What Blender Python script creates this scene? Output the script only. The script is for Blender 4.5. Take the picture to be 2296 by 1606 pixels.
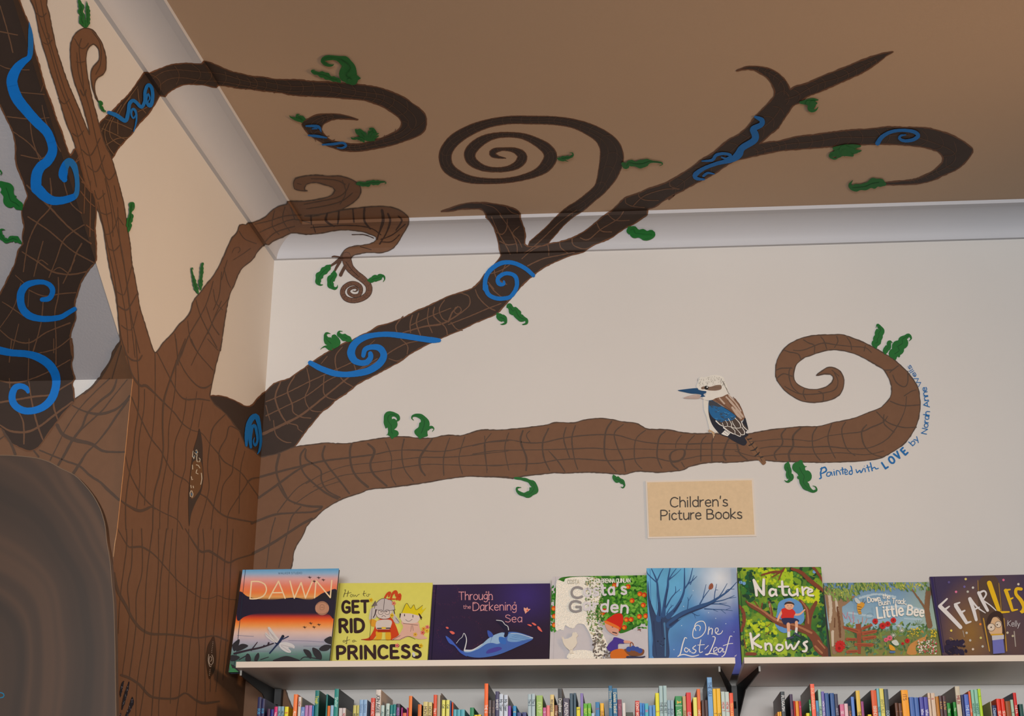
import bpy, math, random, re
import numpy as np
from mathutils import Vector
from mathutils.geometry import tessellate_polygon
random.seed(7)
for o in list(bpy.data.objects): bpy.data.objects.remove(o)
COL = bpy.context.scene.collection
# ------------------------------------------------------------------ camera
W, H = 2296, 1606
FPX, YAW, PITCH, ROLL, TH = 3230.61817, -0.0765360385, 0.364568125, 0.00378367017, 0.0609564232
CAM = np.array([1.09985538, -4.2, 1.55])
def cam_axes():
    cy, sy = math.cos(YAW), math.sin(YAW); cp, sp = math.cos(PITCH), math.sin(PITCH)
    fwd = np.array([sy*cp, cy*cp, sp]); right = np.array([cy, -sy, 0.]); up = np.cross(right, fwd)
    cr, sr = math.cos(ROLL), math.sin(ROLL)
    return right*cr+up*sr, -right*sr+up*cr, fwd
CR, CU, CF = cam_axes()
cd = bpy.data.cameras.new('camera'); cam = bpy.data.objects.new('camera', cd); COL.objects.link(cam)
cd.sensor_fit = 'HORIZONTAL'; cd.sensor_width = 36; cd.lens = FPX*36/W; cd.clip_start = 0.05
from mathutils import Matrix
m = Matrix(((CR[0], CU[0], -CF[0], CAM[0]), (CR[1], CU[1], -CF[1], CAM[1]), (CR[2], CU[2], -CF[2], CAM[2]), (0, 0, 0, 1)))
cam.matrix_world = m
bpy.context.scene.camera = cam
# ------------------------------------------------------------------ world, lamps, exposure
sc = bpy.context.scene
sc.view_settings.view_transform = 'Standard'
try: sc.view_settings.look = 'None'
except Exception: pass
sc.view_settings.gamma = 1; sc.view_settings.exposure = 0.0; sc.view_settings.use_curve_mapping = False
wd = bpy.data.worlds.new('world'); sc.world = wd; wd.use_nodes = True
wd.node_tree.nodes['Background'].inputs[0].default_value = (0.80, 0.88, 1.0, 1)
wd.node_tree.nodes['Background'].inputs[1].default_value = 0.14
def area(name, loc, target, sx, sy, col, power, spread=180):
    l = bpy.data.lights.new(name, 'AREA'); l.shape = 'RECTANGLE'; l.size = sx; l.size_y = sy; l.color = col; l.energy = power
    l.spread = math.radians(spread)
    o = bpy.data.objects.new(name, l); COL.objects.link(o); o.location = loc
    o.rotation_euler = (Vector(target)-Vector(loc)).to_track_quat('-Z', 'Y').to_euler(); return o
area('shop_window_light', (1.2, -8.6, 2.35), (1.25, 0, 2.4), 3.2, 1.0, (1.0, 0.985, 0.97), 410)
area('warm_lamp_light', (4.4, -1.7, 2.6), (-0.05, -0.9, 2.95), 0.5, 0.5, (1.0, 0.60, 0.30), 10.5, 60)

# ------------------------------------------------------------------ helpers: colour, materials, objects
def lin(c): return tuple((v/255/12.92 if v/255 <= .04045 else ((v/255+.055)/1.055)**2.4) for v in c)
_mats = {}
def mat(name, c, rough=.6, noise=0.0, scale=20, bump=0.0, bscale=300, spec=.3, metallic=0):
    if name in _mats: return _mats[name]
    mt = bpy.data.materials.new(name); mt.use_nodes = True; nt = mt.node_tree; b = nt.nodes['Principled BSDF']
    col = lin(c)+(1,); b.inputs['Base Color'].default_value = col; b.inputs['Roughness'].default_value = rough
    b.inputs['Specular IOR Level'].default_value = spec; b.inputs['Metallic'].default_value = metallic
    tc = nt.nodes.new('ShaderNodeTexCoord')
    if noise:
        n = nt.nodes.new('ShaderNodeTexNoise'); n.inputs['Scale'].default_value = scale; n.inputs['Detail'].default_value = 5
        r = nt.nodes.new('ShaderNodeMapRange'); r.inputs[3].default_value = 1-noise; r.inputs[4].default_value = 1+noise
        mx = nt.nodes.new('ShaderNodeVectorMath'); mx.operation = 'SCALE'; mx.inputs[0].default_value = col[:3]
        nt.links.new(tc.outputs['Object'], n.inputs['Vector']); nt.links.new(n.outputs[0], r.inputs[0])
        nt.links.new(r.outputs[0], mx.inputs['Scale']); nt.links.new(mx.outputs[0], b.inputs['Base Color'])
    if bump:
        n2 = nt.nodes.new('ShaderNodeTexNoise'); n2.inputs['Scale'].default_value = bscale; n2.inputs['Detail'].default_value = 3
        bp = nt.nodes.new('ShaderNodeBump'); bp.inputs['Strength'].default_value = bump; bp.inputs['Distance'].default_value = .002
        nt.links.new(tc.outputs['Object'], n2.inputs['Vector']); nt.links.new(n2.outputs[0], bp.inputs['Height'])
        nt.links.new(bp.outputs[0], b.inputs['Normal'])
    _mats[name] = mt; return mt
def ink(name, rough=.55, spec=.3, noise=.10, scale=60, metallic=0):
    """paint / print whose colour is stored per face; fine brush mottling on top"""
    if name in _mats: return _mats[name]
    mt = bpy.data.materials.new(name); mt.use_nodes = True; nt = mt.node_tree; b = nt.nodes['Principled BSDF']
    b.inputs['Roughness'].default_value = rough; b.inputs['Specular IOR Level'].default_value = spec; b.inputs['Metallic'].default_value = metallic
    a = nt.nodes.new('ShaderNodeAttribute'); a.attribute_name = 'tint'
    tc = nt.nodes.new('ShaderNodeTexCoord'); n = nt.nodes.new('ShaderNodeTexNoise'); n.inputs['Scale'].default_value = scale; n.inputs['Detail'].default_value = 4
    r = nt.nodes.new('ShaderNodeMapRange'); r.inputs[3].default_value = 1-noise; r.inputs[4].default_value = 1+noise
    mx = nt.nodes.new('ShaderNodeVectorMath'); mx.operation = 'SCALE'
    nt.links.new(tc.outputs['Object'], n.inputs['Vector']); nt.links.new(n.outputs[0], r.inputs[0]); nt.links.new(r.outputs[0], mx.inputs['Scale'])
    nt.links.new(a.outputs['Color'], mx.inputs[0]); nt.links.new(mx.outputs[0], b.inputs['Base Color'])
    _mats[name] = mt; return mt
def mesh_obj(name, verts, faces, material, parent=None, smooth=False):
    me = bpy.data.meshes.new(name); me.from_pydata([tuple(map(float, v)) for v in verts], [], faces); me.validate(); me.update()
    if material: me.materials.append(material)
    if smooth: me.polygons.foreach_set('use_smooth', [True]*len(me.polygons))
    o = bpy.data.objects.new(name, me); COL.objects.link(o)
    attach(o, parent)
    return o
def attach(o, parent):
    if parent:
        o.parent = parent
        if parent.data is None: o.matrix_parent_inverse = Matrix.Translation(-Vector(parent.location))
def thing(name, label, cat, loc, group=None):
    o = bpy.data.objects.new(name, None); COL.objects.link(o); o.location = tuple(map(float, loc)); o.empty_display_size = .05
    o['label'] = label; o['category'] = cat
    if group: o['group'] = group
    return o
def box(x0, x1, y0, y1, z0, z1):
    v = [(x0,y0,z0),(x1,y0,z0),(x1,y1,z0),(x0,y1,z0),(x0,y0,z1),(x1,y0,z1),(x1,y1,z1),(x0,y1,z1)]
    return v, [(0,3,2,1),(4,5,6,7),(0,1,5,4),(1,2,6,5),(2,3,7,6),(3,0,4,7)]
def multi(parts):
    V, F = [], []
    for v, f in parts:
        n = len(V); V += v; F += [tuple(i+n for i in q) for q in f]
    return V, F
# ------------------------------------------------------------------ the mural and the prints lie ON the flat pieces of the room:
# every drawn outline is laid onto the wall / cornice / ceiling / book face it was painted on
def ray(x, y): return CF+CR*((x-W/2)/FPX)-CU*((y-H/2)/FPX)
def toplane(x, y, p, n):
    d = ray(x, y); return CAM+d*(((p-CAM)@n)/(d@n))
def onY(x, y, Y): return toplane(x, y, np.array([0, Y, 0.]), np.array([0, 1., 0]))
def onZ(x, y, Z): return toplane(x, y, np.array([0, 0, Z]), np.array([0, 0, 1.]))
def proj(P):
    d = np.asarray(P, float)-CAM; z = d@CF; return (W/2+FPX*(d@CR)/z, H/2-FPX*(d@CU)/z)
class Facet:
    def __init__(s, name, verts):
        s.name = name; s.v = [np.array(v, float) for v in verts]; s.p = s.v[0]
        n = np.cross(s.v[1]-s.v[0], s.v[2]-s.v[0]); n /= np.linalg.norm(n)
        if (CAM-s.p)@n < 0: n = -n
        s.n = n; q = [proj(v) for v in s.v]
        a = sum(q[i][0]*q[(i+1) % len(q)][1]-q[(i+1) % len(q)][0]*q[i][1] for i in range(len(q)))
        if a < 0: q = q[::-1]
        s.q = q; xs = [t[0] for t in q]; ys = [t[1] for t in q]; s.bb = (min(xs), min(ys), max(xs), max(ys))
    def clip(s, poly):
        xs = [t[0] for t in poly]; ys = [t[1] for t in poly]
        if max(xs) < s.bb[0] or min(xs) > s.bb[2] or max(ys) < s.bb[1] or min(ys) > s.bb[3]: return None
        out = poly
        for i in range(len(s.q)):
            ax, ay = s.q[i]; bx, by = s.q[(i+1) % len(s.q)]; ex, ey = bx-ax, by-ay; res = []
            m_ = len(out)
            for k in range(m_):
                P, Q = out[k], out[(k+1) % m_]
                dp = ex*(P[1]-ay)-ey*(P[0]-ax); dq = ex*(Q[1]-ay)-ey*(Q[0]-ax)
                if dp >= 0: res.append(P)
                if (dp >= 0) != (dq >= 0):
                    t = dp/(dp-dq); res.append((P[0]+(Q[0]-P[0])*t, P[1]+(Q[1]-P[1])*t))
            out = res
            if len(out) < 3: return None
        return out
def cr(pts, step=4.0, closed=False):
    """Catmull-Rom through points of any dimension; step in pixels"""
    P = [np.array(p, float) for p in pts]
    if len(P) < 3 and not closed: return P
    n = len(P); out = []
    for i in range(n if closed else n-1):
        p0 = P[(i-1) % n] if closed else P[max(i-1, 0)]; p1 = P[i]; p2 = P[(i+1) % n]; p3 = P[(i+2) % n] if closed else P[min(i+2, n-1)]
        k = max(1, int(np.hypot(*(p2-p1)[:2])/step))
        for j in range(k):
            t = j/k; out.append(.5*((2*p1)+(-p0+p2)*t+(2*p0-5*p1+4*p2-p3)*t*t+(-p0+3*p1-3*p2+p3)*t**3))
    if not closed: out.append(P[-1])
    return out
class Paint:
    """collects flat painted shapes (given in photo pixels) and lays them on facets as one mesh"""
    def __init__(s, facets, base=.0004, step=.00003):
        s.f = facets; s.base = base; s.step = step; s.n = 0; s.h = 0.0; s.V = []; s.F = []; s.C = []
    def convex(s, polys, col, grad=None, lift=None):
        base = s.base+s.h
        if lift is None and not grad: lift = [(k % 24)*3.2e-6 for k in range(len(polys))]
        for fc in s.f:
            for k_, poly in enumerate(polys):
                num = (fc.p-CAM)@fc.n+base+(lift[k_] if lift else 0)
                c = fc.clip(poly)
                if not c: continue
                i0 = len(s.V)
                for (x, y) in c:
                    d = ray(x, y); s.V.append(CAM+d*(num/(d@fc.n)))
                s.F.append(tuple(range(i0, len(s.V))))
                for (x, y) in c: s.C.append(grad(x, y) if grad else col)
        s.n += 1; s.h += s.step+(max(lift) if lift else 0); return s
    def poly(s, pts, col, smooth=0, grad=None):
        if smooth: pts = cr(pts, smooth, True)
        pts = [(float(p[0]), float(p[1])) for p in pts]
        tri = tessellate_polygon([[Vector((x, y, 0)) for x, y in pts]])
        return s.convex([[pts[a], pts[b], pts[c]] for a, b, c in tri], lin(col), grad, [0]*len(tri))
    def strokes(s, lst, col, w=None, step=4.0, jit=0.0, sharp=False, grad=None, fat=False):
        out = []; lf = []; lm = max(1, min(len(lst), 60))
        for si, pts in enumerate(lst):
            if len(pts[0]) == 2: pts = [(p[0], p[1], w) for p in pts]
            elif w is not None and w < 0: pts = [(p[0], p[1], p[2]*-w) for p in pts]
            c = [np.array(p, float) for p in pts] if sharp else cr(pts, step)
            L, R = [], []
            if sharp:
                for i in range(len(c)-1):
                    a, b = c[i], c[i+1]; t = (b-a)[:2]; l = math.hypot(*t) or 1; nx, ny = -t[1]/l, t[0]/l; ha, hb = max(a[2], .15)/2, max(b[2], .15)/2
                    q = [(a[0]+nx*ha, a[1]+ny*ha), (b[0]+nx*hb, b[1]+ny*hb), (b[0]-nx*hb, b[1]-ny*hb), (a[0]-nx*ha, a[1]-ny*ha)]
                    u_ = 2*((i % 5)+5*(si % 5)); out += [[q[0], q[1], q[2]], [q[0], q[2], q[3]]]; lf += [u_*3.2e-6]*2
                if w is None and pts[0][2] > .75:
                    for k, e in enumerate(c): out.append(ell(e[0], e[1], e[2]/2, e[2]/2, 8)); lf.append((52+(k % 12)+12*(si % 3))*3.2e-6)
                continue
            for i, p in enumerate(c):
                a = c[max(i-1, 0)]; b = c[min(i+1, len(c)-1)]; t = (b-a)[:2]; l = math.hypot(*t) or 1
                nx, ny = -t[1]/l, t[0]/l; hw = max(p[2], .15)/2
                if sharp and 0 < i < len(c)-1:
                    t1 = (p-a)[:2]; t2 = (b-p)[:2]; cs = (t1@t2)/((np.hypot(*t1)*np.hypot(*t2)) or 1); hw = hw/max(.85, math.sqrt(max(0, (1+cs)/2)))
                j1 = random.uniform(-jit, jit); j2 = random.uniform(-jit, jit)
                L.append((p[0]+nx*(hw+j1), p[1]+ny*(hw+j1))); R.append((p[0]-nx*(hw+j2), p[1]-ny*(hw+j2)))
            for i in range(len(c)-1):
                q = [L[i], L[i+1], R[i+1], R[i]]
                out.append([q[0], q[1], q[2]]); out.append([q[0], q[2], q[3]]); u_ = 2*((i % 60) if fat else (i % 5)+5*(si % 5)); lf += [u_*3.2e-6, (u_+1)*3.2e-6]
            if not sharp:
                for e, k in ((c[0], 0), (c[-1], 1)):
                    if e[2] > 2.0: out.append(ell(e[0], e[1], e[2]/2, e[2]/2, 8)); lf.append((122 if fat else 52+2*(si % 5))*3.2e-6+(3.2e-6 if k else 0))
        return s.convex(out, lin(col), grad, lf)
    def dots(s, lst, col, n=8): return s.convex([ell(*d, n) if len(d) == 4 else ell(d[0], d[1], d[2], d[2], n) for d in lst], lin(col))
    def build(s, name, material, parent=None):
        me = bpy.data.meshes.new(name); me.from_pydata([tuple(v) for v in s.V], [], s.F)
        at = me.color_attributes.new('tint', 'FLOAT_COLOR', 'POINT')
        at.data.foreach_set('color', [t for c in s.C for t in (c[0], c[1], c[2], 1.0)])
        me.materials.append(material); me.update()
        o = bpy.data.objects.new(name, me); COL.objects.link(o)
        attach(o, parent)
        return o
def ell(x, y, rx, ry, n=8, a=0):
    ca, sa = math.cos(a), math.sin(a)
    return [(x+rx*math.cos(2*math.pi*i/n)*ca-ry*math.sin(2*math.pi*i/n)*sa, y+rx*math.cos(2*math.pi*i/n)*sa+ry*math.sin(2*math.pi*i/n)*ca) for i in range(n)]
# drawing frames: 'key': (left, top, scale)  points in the text strings are read in that enlarged frame
FR = dict(A=(0,0,3.823), B=(0,400,3.823), C=(0,760,3.823), D=(0,1186,3.823), E=(540,80,3.823), F=(540,380,3.823), G=(940,230,3.823),
          H=(540,700,3.823), I=(1500,80,3.1), J=(1060,880,3.823), K=(1480,710,3.584), L=(1500,820,6.692), M=(560,900,4.015),
          N=(500,1260,4.779), O=(960,1270,4.592), Q=(1440,1260,4.641), R=(1840,1270,4.781),
          S1=(560,1506,7.653), S2=(840,1506,7.653), S3=(1120,1506,7.653), S4=(1400,1486,7.175), S5=(1700,1506,7.653), S6=(1996,1506,7.653), P=(0,0,1))
def T(txt, w=None):
    """'A 1,2 3,4 B 5,6,7' -> photo pixels; third number is a brush width in the same frame"""
    out = []; fr = FR['P']
    for tk in txt.split():
        if tk in FR: fr = FR[tk]; continue
        v = [float(a) for a in tk.split(',')]
        p = [fr[0]+v[0]/fr[2], fr[1]+v[1]/fr[2]]
        if len(v) > 2: p.append(v[2]/fr[2])
        elif w is not None: p.append(w/fr[2])
        out.append(tuple(p))
    return out
def TS(txt, w=None):
    """several strokes separated by '/', keeping the frame letter"""
    out = []; fr = 'P'; txt = re.sub(r'\n\s*(?=[A-Z]\d? )', '/', txt)
    for seg in txt.split('/'):
        tk = seg.split()
        if not tk: continue
        if tk[0] in FR: fr = tk[0]
        else: seg = fr+' '+seg
        for t in tk:
            if t in FR: fr = t
        out.append(T(seg, w))
    return out
# ------------------------------------------------------------------ brush alphabet (units: cap height 1, x height .68)
GL = {
'A':(.74,'0,0 .37,1 .74,0/.13,.33 .61,.33'),'B':(.62,'0,0 0,1/~0,1 .35,1 .52,.85 .45,.6 .2,.54 0,.54/~0,.54 .35,.54 .6,.4 .55,.1 .3,0 0,0'),
'C':(.68,'~.66,.85 .42,1 .15,.9 .02,.55 .1,.15 .4,0 .66,.13'),'D':(.72,'0,0 0,1/~0,1 .3,1 .6,.85 .72,.5 .6,.15 .3,0 0,0'),
'E':(.55,'.55,1 0,1 0,0 .55,0/0,.53 .46,.53'),'F':(.52,'.52,1 0,1 0,0/0,.52 .44,.52'),'G':(.72,'~.68,.85 .42,1 .15,.9 .02,.55 .1,.15 .4,0 .69,.12/.69,.12 .69,.45 .42,.45'),
'H':(.7,'0,0 0,1/.7,0 .7,1/0,.53 .7,.53'),'I':(.08,'.04,0 .04,1'),'J':(.4,'~.38,1 .38,.3 .3,.02 .1,0 0,.1'),'K':(.62,'0,0 0,1/.6,1 .03,.48 .62,0'),
'L':(.5,'0,1 0,0 .5,0'),'M':(.86,'0,0 .05,1 .43,.25 .81,1 .86,0'),'N':(.72,'0,0 0,1 .72,0 .72,1'),'O':(.78,'~.39,1 .1,.87 0,.5 .1,.13 .39,0 .68,.13 .78,.5 .68,.87 .39,1'),
'P':(.58,'0,0 0,1/~0,1 .35,1 .56,.85 .55,.6 .35,.45 0,.45'),'Q':(.78,'~.39,1 .1,.87 0,.5 .1,.13 .39,0 .68,.13 .78,.5 .68,.87 .39,1/.5,.2 .8,-.1'),
'R':(.62,'0,0 0,1/~0,1 .35,1 .56,.87 .55,.62 .35,.5 0,.5/.3,.5 .62,0'),'S':(.56,'~.52,.87 .3,1 .06,.9 .05,.68 .3,.54 .52,.4 .54,.15 .3,0 .02,.1'),
'T':(.66,'.33,0 .33,1/0,1 .66,1'),'U':(.68,'~0,1 0,.35 .1,.06 .34,0 .58,.06 .68,.35 .68,1'),'V':(.72,'0,1 .36,0 .72,1'),'W':(1.05,'0,1 .27,0 .52,.9 .78,0 1.05,1'),
'X':(.64,'0,0 .64,1/0,1 .64,0'),'Y':(.64,'0,1 .32,.45 .64,1/.32,.45 .32,0'),'Z':(.6,'0,1 .6,1 0,0 .6,0'),
'a':(.46,'~.44,.55 .25,.7 .05,.55 .0,.3 .12,.02 .3,.05 .43,.25/.45,.68 .45,0'),'b':(.48,'0,1.05 0,0/~0,.5 .2,.69 .42,.6 .48,.33 .38,.05 .18,-.01 0,.15'),
'c':(.42,'~.42,.58 .25,.69 .05,.55 0,.3 .1,.05 .28,-.01 .43,.1'),'d':(.48,'.48,1.05 .48,0/~.48,.5 .28,.69 .06,.6 0,.33 .1,.05 .3,-.01 .48,.15'),
'e':(.48,'~0,.36 .47,.38 .42,.6 .25,.69 .06,.58 0,.33 .1,.06 .28,-.01 .46,.1'),'f':(.32,'~.34,1.03 .18,1.05 .1,.9 .1,.5 .1,0/0,.66 .3,.66'),
'g':(.48,'~.46,.55 .25,.69 .04,.55 .0,.35 .12,.1 .3,.1 .46,.3/~.47,.68 .47,.1 .42,-.22 .22,-.3 .02,-.2'),'h':(.46,'0,1.05 0,0/~0,.45 .15,.66 .32,.68 .45,.5 .46,.3 .46,0'),
'i':(.08,'.04,0 .04,.67/.04,.9 .04,.96'),'j':(.14,'~.1,.67 .1,.0 .05,-.25 -.1,-.28/.1,.9 .1,.96'),'k':(.44,'0,1.05 0,0/.4,.67 .02,.3 .44,0'),'l':(.08,'.04,1.05 .04,0'),
'm':(.78,'0,0 0,.68/~0,.45 .12,.64 .28,.67 .38,.5 .39,.3 .39,0/~.39,.45 .52,.64 .67,.67 .77,.5 .78,.3 .78,0'),'n':(.46,'0,0 0,.68/~0,.45 .15,.66 .32,.68 .45,.5 .46,.3 .46,0'),
'o':(.52,'~.26,.69 .07,.6 0,.34 .07,.08 .26,-.01 .45,.08 .52,.34 .45,.6 .26,.69'),'p':(.48,'0,.68 0,-.3/~0,.5 .2,.69 .42,.6 .48,.33 .38,.05 .18,-.01 0,.15'),
'r':(.3,'0,0 0,.68/~0,.4 .12,.64 .3,.68'),'s':(.4,'~.37,.6 .2,.69 .04,.6 .06,.42 .22,.34 .38,.24 .38,.06 .2,-.01 .0,.08'),'t':(.34,'~.12,.92 .11,.4 .14,.06 .24,0 .34,.04/0,.66 .32,.66'),
'u':(.46,'~0,.68 0,.3 .05,.05 .2,-.01 .38,.1 .46,.3/.46,.68 .46,0'),'v':(.46,'0,.68 .23,0 .46,.68'),'w':(.72,'0,.68 .18,0 .36,.6 .54,0 .72,.68'),'x':(.44,'0,0 .44,.68/0,.68 .44,0'),
'y':(.46,'0,.68 .24,.02/.46,.68 .1,-.3'),'z':(.42,'0,.67 .42,.67 0,0 .42,0'),"'":(.1,'.06,1.05 .03,.8'),'&':(.7,'~.7,0 .15,.75 .25,1 .42,.9 .35,.65 .05,.35 .1,.05 .35,0 .65,.4'),
'?':(.45,'~0,.85 .2,1 .42,.88 .4,.62 .2,.45 .2,.25/.2,.05 .2,-.02'),'.':(.1,'.05,0 .05,.05'),'/':(.4,'0,-.05 .4,1.05'),',':(.1,'.06,.05 .0,-.12'),'!':(.1,'.05,1 .05,.3/.05,.05 .05,-.01'),
}
def glyphs(text, x, y, h, ang=0, track=.16, wide=1.0, slant=0.0, wt=.1, space=.38):
    """strokes for text; x,y = left end of the baseline in photo pixels; ang in degrees clockwise"""
    a = math.radians(ang); dx, dy = math.cos(a), math.sin(a); ux, uy = math.sin(a), -math.cos(a)
    out = []; cx = 0
    for ch in text:
        if ch == ' ': cx += space*wide; continue
        if ch not in GL: cx += .3; continue
        w, spec = GL[ch]
        for seg in spec.split('/'):
            sm = seg.startswith('~'); pts = [tuple(map(float, q.split(','))) for q in seg.lstrip('~').split()]
            if sm and len(pts) > 2: pts = [tuple(q) for q in cr([(p[0]*h, p[1]*h) for p in pts], max(.8, h*.12))]; pts = [(p[0]/h, p[1]/h) for p in pts]
            out.append([(x+h*((cx+(p[0]+slant*p[1])*wide)*dx+p[1]*ux), y+h*((cx+(p[0]+slant*p[1])*wide)*dy+p[1]*uy), wt*h) for p in pts])
        cx += w*wide+track
    return out
def write(pt, text, x, y, h, col, **k):
    g = glyphs(text, x, y, h, **k); pt.strokes(g, col, sharp=True)
    return pt
# ================================================================== the room
ZB, ZT, CD = 3.517, 3.597, .12          # underside of cornice, ceiling, cornice depth
LD = np.array([-math.sin(TH), -math.cos(TH)])   # direction along the left wall, towards the camera
LN = np.array([math.cos(TH), -math.sin(TH)])    # its normal, into the room
def lw(s, z, d=0.0): return (LD[0]*s+LN[0]*d, LD[1]*s+LN[1]*d, z)
S0 = 1.0168                                      # where the left wall ends below the stair soffit
RK = (3.28015-2.73876)/(1.79384-1.01300)*math.cos(TH)
M_wall = mat('cream_wall_paint', (208, 206, 203), .75, .035, 3, .12, 260)
M_ceil = mat('tan_ceiling_paint', (184, 159, 135), .85, .03, 2, .10, 200)
M_trim = mat('white_cornice_paint', (190, 192, 198), .55, .03, 4, .05, 200)
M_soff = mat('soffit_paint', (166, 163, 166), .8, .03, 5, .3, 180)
M_floor = mat('floor_boards', (66, 52, 42), .6, .1, 6)
def setting(name, v, f, m_, smooth=False):
    o = mesh_obj(name, v, f, m_, None, smooth); o['kind'] = 'structure'; return o
ZLR = 2.73876
s_top = S0+(ZT-ZLR)/RK
setting('floor', *box(-3, 6, -9.5, .2, -.1, 0), M_floor)
setting('ceiling', *box(-3, 6, -9.5, .2, ZT, ZT+.1), M_ceil)
setting('wall_back', *box(0, 6, 0, .12, 0, ZT), M_wall)
vs = [lw(0, 0), lw(S0, 0), lw(S0, ZLR), lw(s_top, ZT), lw(0, ZT)]
vo = [(a-.0015, b, c) for a, b, c in vs]
setting('wall_left', vs+vo, [(0,2,1), (0,4,2), (4,3,2), (5,6,7), (5,7,9), (9,7,8), (0,1,6,5), (0,5,9,4), (4,9,8,3), (1,2,7,6), (2,3,8,7)], M_wall)
vs = [lw(s_top, ZT), lw(6.5, ZT), lw(6.5, ZT-.01), lw(s_top, ZT-.01)]
YL = lw(S0, 0)[1]; XL = lw(S0, 0)[0]
p0 = np.array(lw(S0, ZLR)); p1 = np.array(lw(s_top, ZT))
slope = (p1[2]-p0[2])/(p0[1]-p1[1])
sf = [p0, p1, (-1.7, p1[1], p1[2]), (-1.7, p0[1], p0[2])]
sfo = [(a, b+.03, c+.05) for a, b, c in sf]
sfo[0] = (p0[0]-.0025, p0[1]+.03, p0[2]+.05); sfo[1] = (p1[0]-.0025, p1[1]+.03, p1[2]+.05)
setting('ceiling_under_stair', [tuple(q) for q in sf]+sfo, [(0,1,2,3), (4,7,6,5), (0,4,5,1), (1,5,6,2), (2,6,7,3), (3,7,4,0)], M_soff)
setting('wall_alcove', *box(-1.7, XL, YL, YL+.03, 0, ZLR+.012), M_wall)
# cornice: lip, hollow cove, upper fillet, mitred into the corner
prof = [(0, ZB), (.012, ZB), (.012, ZB+.004)]
NCV = 9
for i in range(1, NCV+1):
    a = math.pi/2*i/NCV; prof.append((.116-.104*math.cos(a), ZB+.004+(ZT-.012-ZB-.004)*math.sin(a)))
prof += [(CD, ZT-.012), (CD, ZT)]
def mitre(d): return ((d*(1-math.sin(TH))/math.cos(TH)), -d)
def corn(name, far):
    v, f = [], []
    for d, z in prof: v.append((mitre(d)[0], mitre(d)[1], z)); v.append(far(d, z))
    n = len(prof); v += [(mitre(0)[0], mitre(0)[1]+.0, ZT), far(0, ZT)]
    for i in range(n): f.append((2*i, 2*i+1, 2*i+3, 2*i+2))
    o = setting(name, v, f, M_trim)
    for i, p in enumerate(o.data.polygons): p.use_smooth = 3 <= i <= NCV
    return o
FS = 6.0
farB = lambda d, z: (5.9, -d, z)
farL = lambda d, z: lw(FS, z, d)
corn('trim_1', farB); corn('trim_2', farL)
# flat pieces the mural is laid on
facets = {}
facets['back'] = [Facet('back', [(0, 0, 1), (3.2, 0, 1), (3.2, 0, ZB), (0, 0, ZB)])]
facets['left'] = [Facet('left', [lw(0, 1), lw(S0, 1), lw(S0, ZLR), lw(0, ZLR)]),
                  Facet('left', [lw(0, ZLR), lw(S0, ZLR), lw(S0+(ZB-ZLR)/RK, ZB), lw(0, ZB)])]
facets['ceil'] = [Facet('ceil', [(mitre(CD)[0], -CD, ZT), (3.2, -CD, ZT), (3.2, -2.0, ZT), lw(2.0, ZT, CD)])]
cB, cL = [], []
for i in range(len(prof)-1):
    (d0, z0), (d1, z1) = prof[i], prof[i+1]
    if proj((1, -d0, z0))[1] < proj((1, -d1, z1))[1]+.2 and i == 1: continue
    cB.append(Facet('corn', [(*mitre(d0), z0), (3.2, -d0, z0), (3.2, -d1, z1), (*mitre(d1), z1)]))
    cL.append(Facet('corn', [(*mitre(d0), z0), lw(2.1, z0, d0), lw(2.1, z1, d1), (*mitre(d1), z1)]))
facets['corn'] = cB+cL
facets['soffit'] = [Facet('soffit', [tuple(p0), tuple(p0+(p1-p0)*.95), (-1.6, (p0+(p1-p0)*.95)[1], (p0+(p1-p0)*.95)[2]), (-1.6, p0[1], p0[2])])]
facets['face'] = [Facet('face', [(-1.6, YL, 1), (XL, YL, 1), (XL, YL, ZLR), (-1.6, YL, ZLR)])]
ALL = sum(facets.values(), [])

# ================================================================== the painted tree
INK = ink('mural_paint', .62, .25, .10, 45)
LT, LTD = (112, 80, 58), (80, 63, 52)        # light trunk and its dark bark lines
DK, DKL = (56, 43, 36), (104, 76, 58)        # dark wood and its pale bark lines
DKR = (104, 70, 48)
BL = (8, 108, 190); GR = (28, 104, 44)
tree = thing('tree_mural', 'huge brown curling tree painted across walls, cornice and ceiling of the corner, with blue spirals', 'mural', (-.03, -.5, 1.0))
def wob(pts, a=1.0, seed=3):
    r = random.Random(seed); return [(x+r.uniform(-a, a), y+r.uniform(-a, a)) for x, y in pts]
def limb(name, txt, col, rim, base, rimw=2.6, sm=5, label=None, fs=None, rimtxt=None):
    p = Paint(fs or ALL, base); pts = T(txt) if isinstance(txt, str) else txt
    body = wob(cr(pts, sm, True), .35)
    p.poly(body, col)
    if rim: p.strokes([[(x, y, rimw*random.uniform(.6, 1.3)) for x, y in body+body[:1]]], rim, sharp=True)
    o = p.build(name, INK, tree)
    if label: o['label'] = label
    return o
def marks(name, strokes, col, parent, base, w=None, jit=.22, step=4.0, label=None, fs=None, sharp=False):
    p = Paint(fs or ALL, base); p.strokes(strokes, col, w, step, jit, sharp)
    o = p.build(name, INK, parent)
    if name == 'bark_lines': o['kind'] = 'stuff'
    if label: o['label'] = label
    return o
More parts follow.
